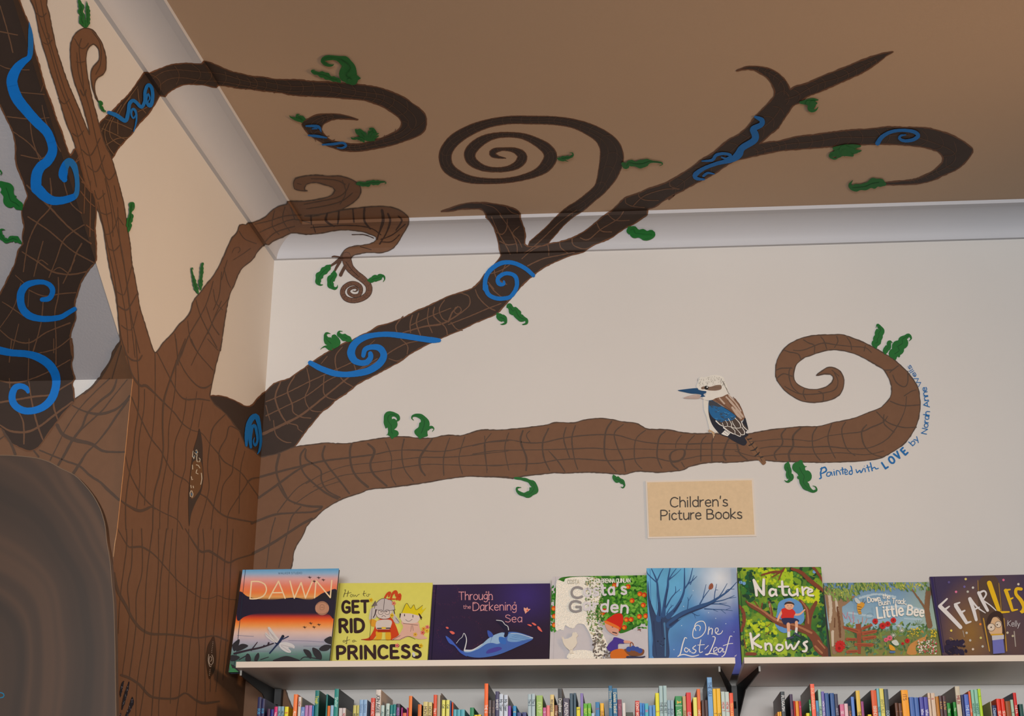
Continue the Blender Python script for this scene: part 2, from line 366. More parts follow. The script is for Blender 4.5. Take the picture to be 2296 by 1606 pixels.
def lattice(path, n=2, gap=.9, w=1.3, seed=1, spread=.55, t0=0.02, t1=.97):
    """bark net of a branch given by centre line x,y,width"""
    r = random.Random(seed); c = cr(path, 3); out = []
    S = [0]
    for i in range(1, len(c)): S.append(S[-1]+math.hypot(*(c[i]-c[i-1])[:2]))
    def at(s, k):
        s = max(0, min(S[-1]-1e-3, s)); i = max(1, int(np.searchsorted(S, s))); t = (s-S[i-1])/max(1e-6, S[i]-S[i-1])
        p = c[i-1]+(c[i]-c[i-1])*t; d = (c[min(i+1, len(c)-1)]-c[max(i-2, 0)])[:2]; l = math.hypot(*d) or 1
        return (p[0]-d[1]/l*p[2]*.5*k, p[1]+d[0]/l*p[2]*.5*k)
    L = S[-1]
    for j in range(n):
        k = (-spread+2*spread*j/max(1, n-1)) if n > 1 else 0; ln = []; s = L*t0; ph = r.uniform(0, 6)
        while s < L*t1:
            ln.append((*at(s, k+.14*math.sin(s/22+ph)), w)); s += 9
        if len(ln) > 2: out.append(ln)
    s = L*t0
    while s < L*t1:
        i = int(np.searchsorted(S, s)); wd_ = c[min(i, len(c)-1)][2]; b = wd_*r.uniform(.18, .42)*(1 if seed % 2 else -1)
        out.append([(*at(s, -.9), w), (*at(s+b*.8, -.4), w), (*at(s+b, .1), w), (*at(s+b*.7, .5), w), (*at(s, .9), w)])
        s += max(6, wd_*gap*r.uniform(.7, 1.3))
    return out
B0, B1, B2, B3, B4 = .0002, .0007, .0014, .0018, .0024

# --- dark right limb, running from the left wall over the back wall, cornice and ceiling
txt_dark_right = '''C 1790,500 1850,487 1920,495 1990,520 2050,550 2090,572 2140,578 2170,560 2200,520 2250,470 H 215,680 250,640 300,605 350,590 400,575 450,545 500,510 580,455 640,410 700,370
780,320 860,280 900,260 960,240 1020,205 1080,180 1130,150 1180,120 1240,105 1300,85 1400,45 F 1500,1215 1560,1190 1650,1150 1740,1105 1800,1080 1900,1050 1980,1020 2040,970 2090,900 2150,840
2210,770 G 701,1309 690,1280 680,1210 660,1130 640,1070 600,1010 570,985 575,965 560,940 530,915 490,910 430,912 350,915 290,928 192,935 260,910 340,880 430,862 540,860 640,868 730,885 800,905
850,930 865,955 868,1000 885,1040 905,1100 910,1150 905,1215 930,1235 1050,1230 1110,1210 1200,1195 1300,1165 1370,1130 1430,1095 1500,1040 1560,990 1620,945 1640,935 1700,880 1760,820 1840,790
1900,770 1960,740 2060,710 2130,680 2200,640 I 0,1015 90,960 180,900 230,860 300,820 370,760 420,720 480,690 540,640 590,575 650,510 700,460 730,420 735,390 720,350 690,300 640,265 590,240 530,235
470,245 520,222 580,212 650,218 710,235 770,270 815,320 835,360 843,378 870,355 960,330 1060,285 1160,245 1260,205 1370,160 1480,125 1558,112 1520,135 1480,165 1420,210 1340,260 1240,305 1140,350
1050,390 960,425 900,470 860,490 840,520 800,580 760,640 700,690 650,735 630,750 700,740 780,730 900,700 1000,690 1100,675 1250,658 1400,648 1520,635 1640,638 1780,640 1870,660 1950,685 2020,720
2080,760 2113,793 2100,830 2060,880 2000,930 1900,975 1850,1000 1760,1025 1650,1035 1500,1037 1490,1024 1600,1012 1700,1000 1780,970 1850,930 1900,880 1905,850 1880,815 1840,795 1760,775 1640,762
1500,755 1350,758 1250,762 1130,772 1000,782 880,792 780,800 650,825 520,855 460,870 410,895 360,930 300,970 200,1020 100,1075 40,1105 0,1140 G 2200,780 2100,840 2020,895 1960,915 1957,935 1955,962
1900,1000 1840,1040 1760,1080 1660,1150 1580,1190 1480,1230 1420,1275 1380,1290 1300,1310 1180,1360 1060,1420 980,1480 900,1550 850,1606 F 2240,1190 2190,1240 2100,1280 2000,1320 1900,1370 1780,1420
1700,1455 1560,1520 1440,1590 H 1370,420 1260,480 1130,550 1020,605 960,650 900,700 820,750 760,810 700,850 650,910 590,980 530,1060 480,1130 430,1175 300,1260 150,1290 C 2200,1030 2080,960 1900,760 1780,600'''
dk = limb('branch', txt_dark_right, DK, DKR, B0+.0004, 3.0, 5, 'dark brown painted limb climbing from the corner over the cornice to the right of the ceiling')
spi = T('''G 1000,1240,150 1070,1160,118 1130,1100,108 1200,1022,104 1290,942,104 1380,885,104 1465,815,98 1540,750,105 1580,690,132 1620,600,178 1650,480,204 1632,380,180 1560,292,125 1450,228,100 1320,180,78 1150,155,72 950,150,70
780,150,68 600,178,72 440,235,88 310,315,102 240,400,106 222,480,108 250,560,100 330,620,82 440,660,64 600,674,48 750,668,44 880,645,50 1000,605,66 1080,550,98 1125,470,112 1095,400,96 1010,340,72 900,292,52
780,276,44 650,285,52 540,325,76 460,390,92 432,450,98 460,510,80 540,558,56 640,576,42 750,570,46 840,535,68 882,480,86 870,440,72 810,408,44 720,400,26 650,412,46 625,440,52 670,465,28 745,478,3''')
sp = Paint(ALL, B0-.0001); sp.strokes([[(x, y, w+1.2) for x, y, w in spi]], DKR, step=3, jit=.3); sp.strokes([[(x, y, max(.6, w-3.2)) for x, y, w in spi]], DK, step=3, jit=.5)
spo = sp.build('branch', INK, tree); spo['label'] = 'dark brown painted branch rolled into a wide snail spiral on the ceiling'
marks('bark_lines', lattice(spi[3:], 2, 1.0, 1.1, 5, .35), (86, 66, 54), spo, B1)
marks('bark_lines', TS('''H 190,1045,26 350,970,22 520,880,18 700,740,15 860,610,13 1000,500,12 1170,400,10/215,770,9 400,690,9 600,590,9 800,500,9 1000,410,8/215,890,10 360,820,9 560,720,9 740,590,9 870,530,8
/340,600,12 295,730,14 340,870,14 400,960,12/460,550,10 400,670,12 440,790,12 450,860,10 520,900,10 600,910,8/565,480,8 590,620,9 550,740,9 600,840,9 700,855,8/715,540,8 710,690,10 760,740,9 820,750,8/740,380,8 690,440,8
/870,300,8 815,370,10 815,470,10 870,580,10 960,640,9/280,930,8 300,1050,10 370,1110,10 430,1120,8/390,950,8 480,970,9 490,1000,9 530,1030,7/970,450,8 990,510,8/215,800,8 230,860,8 250,930,8
/1150,240,6 1050,330,8/1370,230,8 1430,290,9 1425,360,8/1000,500,9 1170,420,10 1300,330,10 1420,270,9 1560,240,9/1270,400,8 1340,420,8 1380,400,7
F 1390,1260,10 1330,1340,10 1340,1400,9/1470,1250,10 1450,1330,10 1455,1400,9/1525,1235,10 1505,1320,12 1540,1420,10/1610,1190,8 1600,1290,9 1640,1400,9/1660,1180,10 1655,1260,12 1750,1350,10 1770,1420,9
/1745,1120,9 1700,1200,9 1730,1280,9 1780,1305,10/1780,1305,16 1810,1230,12 1860,1175,10/1880,1235,9 1850,1240,9 1828,1215,8 1840,1185,8 1875,1180,8 1890,1210,8 1870,1235,8/1780,1300,12 1900,1220,10 1960,1160,10 1955,1090,9 1890,1060,8
/1390,1400,10 1560,1350,12 1700,1330,16 1780,1300,14/1450,1340,8 1600,1270,8 1800,1190,8/2010,1030,8 2040,1100,9 2120,1180,9 2180,1210,8/2130,990,8 2190,1060,9 2290,1130,8/1780,1330,9 1960,1260,9 2100,1200,9 2230,1150,8/1800,1310,8 1850,1370,9 1900,1380,8
G 560,1480,7 700,1440,8 800,1370,8/640,1400,8 660,1500,9 750,1560,8/590,1540,8 640,1600,8/740,1390,8 700,1480,6/930,1400,12 1060,1340,10 1200,1310,9 1330,1285,8/900,1290,10 1000,1220,9 1200,1030,8 1350,920,8/880,1340,8 960,1270,9 1040,1230,9
/620,980,8 680,1120,10 740,1220,9 780,1300,9/690,960,9 760,1060,9 830,1200,9 840,1290,8/660,1110,8 710,1130,9 750,1080,9 755,1000,8/690,1190,8 760,1220,10 830,1210,8/860,1060,6 800,1120,8 850,1180,8 880,1240,8/740,890,7 790,940,8 850,960,7/540,870,6 640,900,7 700,960,8
/1100,1215,9 1110,1260,9 1110,1310,9/1205,1195,9 1210,1240,9 1270,1290,9/1310,1165,10 1320,1220,9 1400,1255,9 1460,1245,8/1380,1160,9 1450,1175,9 1560,1085,9 1700,1000,9 1750,935,8/1520,1030,9 1560,1100,9 1650,1110,9/1610,950,9 1680,1010,9 1800,1010,8
/1770,820,8 1770,860,9 1830,890,9 1930,900,8/1890,770,8 1880,800,9 1930,835,9 2050,840,8/1830,890,9 1930,800,9 2100,745,8 2230,740,8/2150,670,8 2150,715,9 2220,745,8'''),
      DKL, dk, B1+.0003, jit=.3)
arms = [T('I 0,1080,90 150,985,100 300,890,105 460,780,110 600,680,115 720,570,110 800,470,110'), T('I 790,440,100 900,410,95 1050,335,85 1200,280,75 1350,215,60 1480,150,25'), T('I 790,420,100 790,340,80 720,270,55 620,232,35'),
        T('I 560,820,70 700,785,66 900,745,90 1100,722,98 1300,708,105 1500,695,115 1700,705,125 1850,740,110 1960,800,150 1980,860,130 1900,930,60 1750,995,35 1600,1020,20')]
ln = []
for i, a in enumerate(arms): ln += lattice(a, 1, .85, 1.2, 3, .3)
marks('bark_lines', ln, (90, 66, 52), dk, B1+.0003)
# --- first dark branch, on the left wall, over the cornice, curling on the ceiling
txt_dark_top = '''A 850,1065 900,1010 930,980 970,945 1030,880 1100,810 1150,745 1180,700 1210,660 1235,622 1280,625 1310,615 1370,590 1450,560 1550,545 1640,545 1730,548 1745,525 1800,535 1880,570 1980,612
E 0,325 100,350 190,355 300,375 480,378 600,390 750,400 850,405 980,415 1100,430 1200,450 1300,485 1400,530 1470,580 1540,630 1585,690 1590,760 1570,820 1520,860 1440,890 1360,920 1250,950 1120,975 1000,992 900,988 830,975
740,940 650,890 590,850 545,800 522,760 530,740 580,710 650,680 750,670 850,675 920,690 1003,720 900,715 800,718 740,740 700,770 690,800 710,840 760,890 820,910 900,925 1000,928 1060,920 1130,900 1200,880 1280,845 1340,815
1370,780 1375,740 1350,700 1290,655 1220,610 1140,580 1060,555 970,545 850,535 700,525 560,518 430,508 350,490 200,475 50,455 0,455 A 1980,745 1870,732 1855,752 1820,745 1750,730 1620,722 1550,735 1490,765 1440,800
1415,828 1370,820 1350,860 1310,920 1270,980 1220,1030 1170,1090 1130,1150 1060,1220 1010,1280 980,1330 960,1362 900,1300 850,1150'''
dt = limb('branch', txt_dark_top, DK, DKR, B0, 3.0, 5, 'dark brown painted branch crossing the left cornice and hooking round on the ceiling')
pth = [T('A 900,1200,330 1010,1090,300 1120,960,290 1220,830,270 1310,720,200 1420,660,180 1560,640,180 1720,640,190 1850,660,160 2050,710,120 2250,730,115'),
       T('E 40,400,115 300,440,125 600,455,135 850,470,130 1050,500,130 1250,555,140 1420,650,170 1480,740,210 1400,830,150 1200,910,90 1000,958,64 850,940,70 700,880,110 610,800,150 650,730,90 780,695,45 900,702,20')]
marks('bark_lines', TS('''A 900,1060,7 860,1180,8 930,1290,8/960,1000,7 900,1120,8 920,1240,8 980,1330,8/1040,900,8 950,1060,8 950,1180,8 1040,1250,8/1120,830,7 1020,980,8 1010,1150,8/1180,740,7 1060,900,8/870,1100,7 960,1140,8 1080,1200,8/900,1020,7 1020,1060,8 1130,1110,8/900,1250,8 1000,1190,8 1100,1180,8/1180,760,7 1200,900,8 1250,970,8/1300,900,7 1180,960,7'''), (104, 80, 60), dt, B1)
marks('bark_lines', lattice(pth[0][4:], 2, .8, 1.4, 9, .4)+lattice(pth[1], 2, .8, 1.2, 11, .35), (92, 68, 52), dt, B1)
# --- light trunk: fills the left wall, carries two upright branches and one that curls over the cornice
txt_trunk = '''A 255,-60 265,0 300,90 320,190 345,310 370,400 395,480 430,600 470,720 510,850 540,960 580,1080 630,1200 660,1300 700,1440 745,1600 B 800,130 825,220 860,330 890,450 910,580 930,710 960,860 990,980 1010,1130 1020,1260
1030,1380 1010,1420 960,1500 C 960,140 930,210 880,280 850,340 790,410 720,460 640,520 560,600 430,720 300,780 100,760 P -60,940 P -60,1760 P 640,1760 P 640,1540 P 632,1476 P 640,1380 M 370,1510 380,1480 390,1430 395,1370
420,1300 460,1240 490,1180 510,1130 550,1080 600,1040 650,990 700,955 800,895 900,855 1000,825 1070,795 1150,785 1230,780 1380,760 1480,745 H 1400,1490 1500,1475 1620,1455 1700,1440 1800,1425 1950,1408 2100,1412 2294,1415
J 100,722 200,725 320,735 360,735 430,720 520,708 620,698 700,690 820,692 900,688 1020,685 1100,690 1220,698 1300,703 1370,685 1420,675 1500,680 1590,686 1680,680 1790,668 1850,640 1920,620 2000,605 2150,595
K 500,1175 640,1168 740,1155 840,1155 940,1165 1120,1168 1280,1172 1450,1168 1620,1160 1740,1145 1800,1125 1880,1080 1940,1040 1990,990 2030,930 2065,860 2085,780 2090,700 2080,600 2050,530 1990,450 1930,390 1870,340 1800,295
1720,250 1650,215 1580,185 1500,155 1460,145 1380,145 1290,148 1200,158 1120,180 1050,215 1000,255 960,310 935,370 928,430 930,480 950,530 1000,590 1050,630 1130,675 1220,690 1300,685 1380,665 1440,630 1460,600 1475,560 1478,510
1460,460 1430,425 1380,408 1340,412 1290,445 1258,472 1320,462 1370,465 1390,480 1395,500 1380,530 1350,555 1310,575 1240,587 1180,580 1130,560 1090,530 1072,480 1080,420 1100,380 1150,335 1200,315 1290,285 1350,270 1420,268
1500,280 1580,305 1660,345 1740,390 1800,430 1830,480 1855,540 1862,600 1850,650 1810,700 1760,740 1680,770 1580,810 1500,832 1380,855 1280,882 1200,885 1100,888 1000,898 900,908 800,925 700,945 600,955 430,940 340,942 260,940
170,932 80,912 J 1620,318 1500,315 1440,285 1390,262 1300,255 1200,235 1090,223 950,238 860,262 720,258 640,278 560,290 400,310 250,322 100,322 H 2120,1008 2040,1015 1960,1040 1880,1060 1800,1055 1720,1062 1660,1078 1540,1082
1440,1072 1330,1068 1180,1085 1050,1105 930,1125 830,1128 730,1122 580,1140 460,1155 M 340,435 250,470 105,502 C 2225,1005 2180,960 2120,930 2080,860 2050,790 2010,740 1960,670 1900,610 1840,560 1800,495 1810,420 1830,330 1850,230
1880,120 1905,0 B 1890,1480 1905,1370 1920,1260 1940,1140 1960,1030 1980,970 2010,910 2040,830 2075,770 2110,740 2170,690 2200,640 2230,600 2265,565 F 195,655 210,640 240,645 270,620 310,600 380,570 430,545 480,545 540,555
600,555 700,545 800,525 900,518 980,525 1050,535 1120,560 1160,580 1160,605 1140,625 1080,645 1000,655 930,668 890,690 870,720 850,765 900,775 940,770 960,740 1020,722 1100,712 1190,715 1260,700 1310,670 1350,620 1380,570
1410,520 1435,470 1440,420 1435,408 1400,375 1350,345 1300,328 1220,318 1100,322 1000,332 900,345 800,365 720,380 640,400 545,400 620,390 690,383 770,368 840,350 880,335 940,300 990,260 1020,220 1028,170 1010,130 980,105 930,80
880,65 830,57 740,58 640,50 540,60 470,80 455,100 452,140 460,165 480,175 520,183 570,185 550,180 545,160 560,130 600,115 650,112 700,125 750,140 790,155 808,180 790,210 740,240 650,260 560,272 480,275 400,275 395,298
320,320 260,360 210,410 160,435 105,455 60,462 B 2110,400 2080,393 2055,400 2030,470 1990,510 1975,540 1940,620 1910,690 1870,770 1820,850 1770,910 1720,980 1660,1050 1630,1150 1590,1205 1540,1250 1480,1330 1400,1410 1330,1495
1280,1370 1240,1240 1200,1110 1185,1010 1160,870 1130,720 1120,600 1100,470 1080,330 1060,210 1030,90 A 1010,1540 985,1450 955,1350 920,1280 880,1180 850,1070 840,1030 810,920 785,820 760,700 745,610 738,520 745,440 770,395
800,378 835,400 850,440 855,490 850,515 820,550 790,590 780,640 785,700 800,770 820,840 842,868 835,850 815,790 810,740 820,690 840,665 880,640 905,600 910,510 895,430 870,360 830,300 790,255 740,240 690,255 640,300 610,370
605,450 610,560 630,670 660,760 700,870 740,1010 770,1155 720,1040 680,940 630,820 590,730 550,620 510,500 480,400 450,260 420,110 400,40 395,-60'''
tk = limb('trunk', txt_trunk, LT, LTD, B2, 2.6, 5, 'mid-brown painted trunk filling the left wall, with a long branch reaching right along the back wall')
marks('bark_lines', TS('''C 1040,0,8 1090,150,10 1130,300,12 1200,400,20 1250,400,24 1320,460,15 1400,540,12 1500,640,10 1560,720,10 1640,780,8 1730,810,7 1800,900,7 1870,980,10 1920,1050,10 2000,1100,8 2070,1150,8 2130,1230,9 2215,1350,9
/1130,500,9 1180,620,9 1240,750,9 1300,860,10 1380,960,8 1430,1060,8 1490,1150,9 1590,1210,8 1620,1240,6/1070,970,6 1110,1140,8 1190,1300,9 1290,1420,9 1400,1490,8 1520,1550,7 1570,1636,6/1030,1380,10 1100,1430,18 1200,1475,26 1300,1440,18 1330,1460,10
/1165,0,7 1190,380,8 1185,620,9 1160,800,9 1140,1000,8 1110,1160,7 1080,1400,8 1080,1636,8/1240,430,6 1235,600,7 1190,900,7 1200,1200,6 1170,1470,6/1330,120,7 1330,480,6 1310,800,6 1270,1000,6 1250,1250,6 1240,1430,6
/1590,0,8 1530,160,16 1460,350,12 1405,540,16 1395,750,13 1400,950,12 1370,1150,12 1320,1350,10 1310,1636,8/1510,180,6 1500,450,6 1450,750,6 1440,1000,6 1380,1350,6 1370,1636,6/1600,500,5 1570,700,6 1500,900,6 1490,1150,6 1450,1400,6 1440,1636,6
/1690,450,6 1640,750,6 1600,900,6 1590,1100,6 1540,1300,6 1520,1636,6/1740,540,5 1700,760,6/1350,120,7 1440,300,8 1530,470,9 1600,520,14 1700,515,14 1800,530,9/1530,170,7 1600,300,8 1690,400,10 1760,420,15 1810,390,9/1640,0,6 1700,120,7 1830,270,7/1780,0,6 1870,100,6
/1080,130,8 1130,180,14 1190,185,14 1220,140,8/1930,650,8 1830,760,10 1800,900,8 1780,1100,7 1790,1300,6 1700,1636,6/2060,790,9 1970,750,9 1940,850,8 1880,970,8 1890,1150,6 1830,1450,6 1810,1636,6/2050,850,5 2000,1060,7 1990,1150,7 1910,1270,6 1890,1500,6
/2100,960,5 2060,1150,6 2050,1500,6/2120,1230,12 2160,1200,16 2220,1190,10/2120,1240,8 2050,1350,7 1960,1500,6 1950,1636,6/1720,1330,9 1780,1370,12 1850,1460,12 1930,1520,14 2050,1550,14 2190,1575,12/1510,0,5 1525,160,6
D 1010,0,6 1090,140,10 1130,158,18 1210,155,18 1280,190,14 1340,240,10 1430,340,9 1520,440,8 1600,510,7 1700,580,7 1760,600,7 1830,590,7 1870,572,7 1940,600,8 2030,610,7/1590,0,8 1650,100,12 1720,195,18 1790,190,22 1860,230,20 1960,290,15 2030,260,13 2180,215,13
/980,380,18 1010,530,26 1080,660,24 1130,760,22 1200,850,24 1290,900,24 1430,905,18 1580,920,16 1700,935,14 1840,920,14 1950,960,16/1040,1255,20 1110,1280,22 1200,1340,20 1270,1420,22 1340,1450,18 1500,1455,18 1590,1410,14 1680,1470,18 1750,1495,24 1880,1480,14
/1085,0,7 1085,170,7 1030,600,6 1015,900,5/1135,0,6 1130,300,8 1095,500,8 1110,760,7 1050,1250,6/1215,0,8 1220,360,7 1170,580,8 1165,850,8 1110,1270,7/1310,0,7 1270,300,7 1250,550,7 1240,900,7 1180,1300,6 1165,1606,6/1360,0,6 1355,400,6 1300,880,6 1290,1000,6 1240,1350,6 1200,1606,6
/1430,0,8 1400,250,9 1375,480,7 1360,900,7 1330,1200,9 1300,1606,7/1480,0,6 1450,400,6 1430,900,8 1370,1400,7 1360,1606,6/1520,0,6 1505,300,6 1515,700,6 1480,1100,6 1460,1500,6/1620,0,6 1610,500,6 1570,920,6 1550,1300,7 1510,1606,6/1700,0,8 1700,200,9 1670,700,7 1630,1000,6 1600,1400,6
/1740,0,6 1750,250,6 1700,800,6 1710,1100,6 1680,1606,6/1830,0,6 1820,300,7 1790,600,7 1760,1000,6 1760,1500,6/1890,0,6 1860,300,6 1860,580,6 1830,920,6 1800,1400,6/1950,0,6 1930,250,6 1910,600,6 1900,900,6 1850,1400,6/2000,0,6 1980,300,8 1960,700,6 1910,1300,6
B 840,200,5 930,600,6 990,900,6 1030,1300,6 1080,1520,6/880,100,5 960,560,6 1050,1000,6 1090,1280,6 1100,1500,6/930,60,5 1000,400,6 1060,700,6 1110,1100,6 1160,1540,6/1010,250,5 1030,550,6 1090,900,6 1130,1200,6 1200,1500,7/900,0,5 960,300,5 970,500,5/980,60,5 1010,200,5
/1000,970,6 1055,1000,8 1080,960,6 1130,760,6/1010,1090,8 1080,1130,14 1120,1090,9 1175,990,7/860,290,7 910,310,8 960,290,7/900,480,6 950,470,8 1000,380,6 1010,330,5 1060,400,6/930,600,6 980,620,9 1030,570,7/1040,1260,7 1100,1300,9 1140,1280,7 1180,1140,6/810,100,6 840,180,8 900,130,8
/1830,880,7 1760,1100,8 1620,1350,9 1560,1500,13 1510,1606,10/1900,800,6 1880,1000,6 1830,1130,7/1680,1040,6 1730,1200,7 1860,1450,8/1610,1220,6 1640,1400,7 1740,1550,7/1770,1100,6 1820,1250,7 1880,1340,10/1900,1050,6 1800,1280,7 1690,1500,6 1640,1606,6/1500,1330,6 1520,1500,7 1530,1606,7
/1950,700,5 1900,870,6/1830,950,6 1850,1060,7 1910,1130,6/1990,640,5 2010,600,6 2050,590,6 2060,620,6 2040,640,5/2000,700,5 2080,650,6 2150,600,6/1920,760,5 1950,880,6 1980,940,5/2050,450,6 2100,520,7 2200,560,7/1960,1030,5 1850,1180,6 1780,1340,6
A 300,0,5 350,200,6 420,400,6 520,750,6 620,1000,6 700,1300,6 780,1606,6/350,0,5 400,250,6 470,500,6 560,780,6 650,1000,6 760,1300,6 830,1606,6/310,110,6 360,145,9 400,110,7/370,360,6 410,380,8 450,340,7/395,280,5 420,290,6 425,330,6 400,330,5/500,840,6 550,890,9 600,850,7/620,1140,6 670,1170,9 720,1120,7
/660,450,5 680,650,6 760,900,6 850,1300,6 930,1606,6/700,330,5 680,420,6 700,600,6 720,760,6/650,530,6 690,535,8 730,525,7/640,330,6 690,410,8 730,410,8 760,370,7/790,270,5 850,350,6 870,450,6 860,560,6 820,640,5/690,770,10 720,820,14 740,770,10/700,1280,7 780,1330,9 860,1180,6/750,1420,7 830,1470,9 900,1330,7/860,1420,8 930,1540,8 990,1480,7
F 120,470,7 250,440,8 380,400,8 520,390,8/160,540,7 300,480,8 450,430,8 600,460,8/210,620,7 300,540,8 460,490,8/290,350,6 270,480,7 330,560,7/380,320,6 360,430,7 420,530,7/430,330,8 460,420,8/540,300,6 700,270,7 830,240,7 900,190,7 930,120,6/560,340,6 740,310,7 870,270,7 960,200,7/600,80,6 800,90,7 900,130,7/480,120,6 520,130,6/870,90,5 900,200,7 850,300,7'''), LTD, tk, B3, jit=.22)
marks('bark_lines', TS('''F 600,400,14 605,470,12/740,380,14 730,440,22 800,490,10/840,360,14 835,440,16 830,470,8/960,340,12 970,450,14/1060,330,16 1060,440,18 1110,510,12/1210,350,20 1220,440,26 1180,560,12 1170,600,10/1260,380,14 1280,440,18 1250,540,12 1190,640,12/1350,400,10 1380,440,16 1330,520,10
/1410,470,8 1300,560,9 1200,600,8/1360,560,8 1290,620,9 1200,620,8/600,500,8 900,480,9 1100,500,9 1200,560,9/950,560,6 1060,560,7 1140,590,6/620,480,6 640,540,8/1020,660,6 1120,690,6/900,790,6 940,850,6 1010,920,6/930,860,5 960,880,5'''), (60, 42, 34), tk, B3, jit=.25)
marks('bark_lines', TS('''M 100,680,22 240,640,20 440,590,18 650,540,17 880,510,15 1120,480,14/1120,480,6 1250,450,6 1400,440,6 1606,450,6/80,870,20 250,750,20 400,640,17 520,570,13/250,1000,9 340,880,9 430,780,8 540,710,8/20,1100,22 100,1065,20 230,1020,20 400,1005,14 570,995,18 640,965,22/30,1370,26 200,1280,24 370,1170,22 480,1100,22 560,1060,24
/230,1050,10 190,1200,9 150,1500,8/460,950,12 380,1040,12 340,1180,9 260,1500,8/400,930,7 540,830,8 660,770,7 820,720,6/250,740,12 340,880,16 500,940,18 650,950,22
H 1160,1220,7 1300,1190,6 1500,1180,7 1660,1195,8 1800,1185,8 1950,1150,8 2100,1120,7 2294,1105,6/560,1470,8 700,1390,7 900,1320,6 1150,1290,6 1400,1260,6 1560,1245,9 1750,1245,9 1950,1230,7 2294,1190,6/620,1500,6 760,1440,7 900,1395,7 1150,1370,8 1400,1330,9 1600,1305,7 1800,1310,7 2000,1315,6 2294,1310,6
/330,1220,22 305,1330,20 320,1430,16 400,1600,14/550,1170,14 510,1240,16 540,1380,14 700,1530,18 830,1600,20/560,1180,12 560,1260,16 680,1350,14 690,1440,14 740,1530,14 850,1590,14/720,1150,16 700,1230,18 740,1310,16 850,1450,16 930,1555,14/950,1130,16 935,1200,18 950,1330,18 1000,1420,20 1090,1500,20
/1090,1130,16 1145,1190,22 1110,1300,18 1140,1390,18 1250,1490,18/1240,1110,8 1290,1240,8 1290,1400,9 1330,1480,9/1400,1090,12 1380,1200,11 1400,1340,10 1480,1450,9/1640,1090,12 1540,1240,20 1540,1340,18 1580,1400,14/1790,1080,8 1740,1240,9 1740,1400,8/1920,1070,8 1870,1250,7 1900,1390,7/2090,1060,7 2100,1230,6 2110,1380,6
J 0,460,8 140,425,9 280,410,10 350,412,7 450,430,10 600,430,10 760,395,10 950,370,10 1130,362,10 1250,370,10 1370,405,8 1500,430,9 1620,440,9 1800,442,7 1950,437,7 2150,435,6 2294,440,6/0,530,8 200,500,7 400,495,7 600,492,7 850,485,10 1030,478,10 1200,490,7 1400,485,6 1600,490,6 1820,490,8 2000,488,6 2294,490,6
/0,622,6 200,630,8 350,615,7 560,608,9 720,580,9 870,570,10 1000,575,10 1150,585,10 1280,580,10 1430,565,9 1550,560,9 1700,590,9 1850,565,7 1950,545,7 2100,540,6 2294,545,6/160,350,7 100,450,8 125,670,7/310,345,7 275,480,8 310,670,7/430,330,14 410,420,16 460,560,16 458,670,14/490,330,7 460,370,8 500,440,7
/650,310,12 600,430,13 610,560,12 660,670,9/800,300,8 780,400,11 830,560,9/880,285,9 850,400,11 870,560,9 900,660,8/650,500,6 730,590,12 790,680,9/1190,250,14 1140,340,14 1130,520,14 1170,610,10 1230,680,9/1290,275,9 1215,350,10 1240,470,10 1290,580,11 1310,680,10/1480,325,8 1400,400,8 1385,530,9 1400,600,8 1450,655,8
/1650,335,10 1600,390,12 1580,540,12 1620,650,9/1790,365,7 1745,430,8 1740,480,6/1900,370,8 1845,430,9 1830,490,9/2000,375,8 1960,430,10 1955,590,9/2075,370,10 2050,440,12 2050,590,10/2200,390,12 2170,450,14 2150,540,16 2170,580,14/1690,550,20 1705,515,14 1760,490,9 1815,495,16 1810,550,18 1760,590,14 1700,590,20 1690,550,16/1700,600,14 1720,630,14 1760,660,12/1790,600,9 1815,640,8
K 200,1028,6 420,1020,6/720,1005,5 800,1000,5 950,985,6 1100,990,6 1230,1000,6 1350,960,6 1500,940,7 1620,925,9 1700,890,11 1790,850,10 1830,800,6/800,1060,6 900,1045,8 1050,1045,10 1200,1050,10 1350,1045,10 1500,1060,9 1650,1060,8 1750,1030,8 1830,980,9 1880,920,9 1930,840,8 1970,740,6 1980,640,6
/600,1080,6 760,1125,6 900,1115,7 1000,1105,8 1250,1105,7 1450,1095,7 1650,1110,7 1800,1080,7/620,1030,12 640,1100,12 700,1150,10/1010,905,10 975,950,12 985,1020,12 920,1100,12 935,1150,10/1130,895,12 1070,960,16 1070,1040,16 1035,1100,16 1045,1165,14/1260,890,9 1225,960,10 1235,1080,9 1290,1160,7/1380,860,8 1350,960,9 1365,1050,9 1410,1140,7
/1490,850,8 1460,920,9 1500,1060,8 1570,1120,7/1660,870,9 1620,930,11 1640,1030,10 1700,1100,8 1790,1130,7/1740,765,8 1830,850,9 1950,890,9 2060,890,8/1850,680,8 1950,715,10 2085,710,9/1800,790,9 1800,860,9 1880,930,8/1845,450,8 1875,425,9 1915,395,8/1870,470,8 1900,530,9 1960,565,9 1990,530,9 1990,440,8/1800,430,9 1870,430,9
/935,430,8 980,415,11 1060,415,9/935,500,7 990,460,9 1060,480,8/1050,410,8 1035,460,9 1060,560,8 1120,620,7/1000,270,8 1040,285,9 1110,300,8 1130,340,8/1150,185,7 1200,215,9 1240,230,8 1240,290,8/1290,160,7 1320,200,9 1340,260,8/1420,160,8 1430,200,8 1400,250,7/1500,165,7 1530,210,8 1540,270,7/1160,580,7 1150,620,9 1170,670,7
/1270,600,7 1310,620,8 1310,680,7/1070,270,7 1150,270,8 1300,215,9 1400,225,8 1530,240,7 1650,250,7 1700,290,7/1650,230,7 1640,280,7/1000,560,7 1120,620,8 1270,620,9 1400,590,8 1430,520,7 1400,450,6/1380,430,6 1440,480,6/1960,640,7 2020,600,7 2060,590,6'''), LTD, tk, B3, jit=.25)
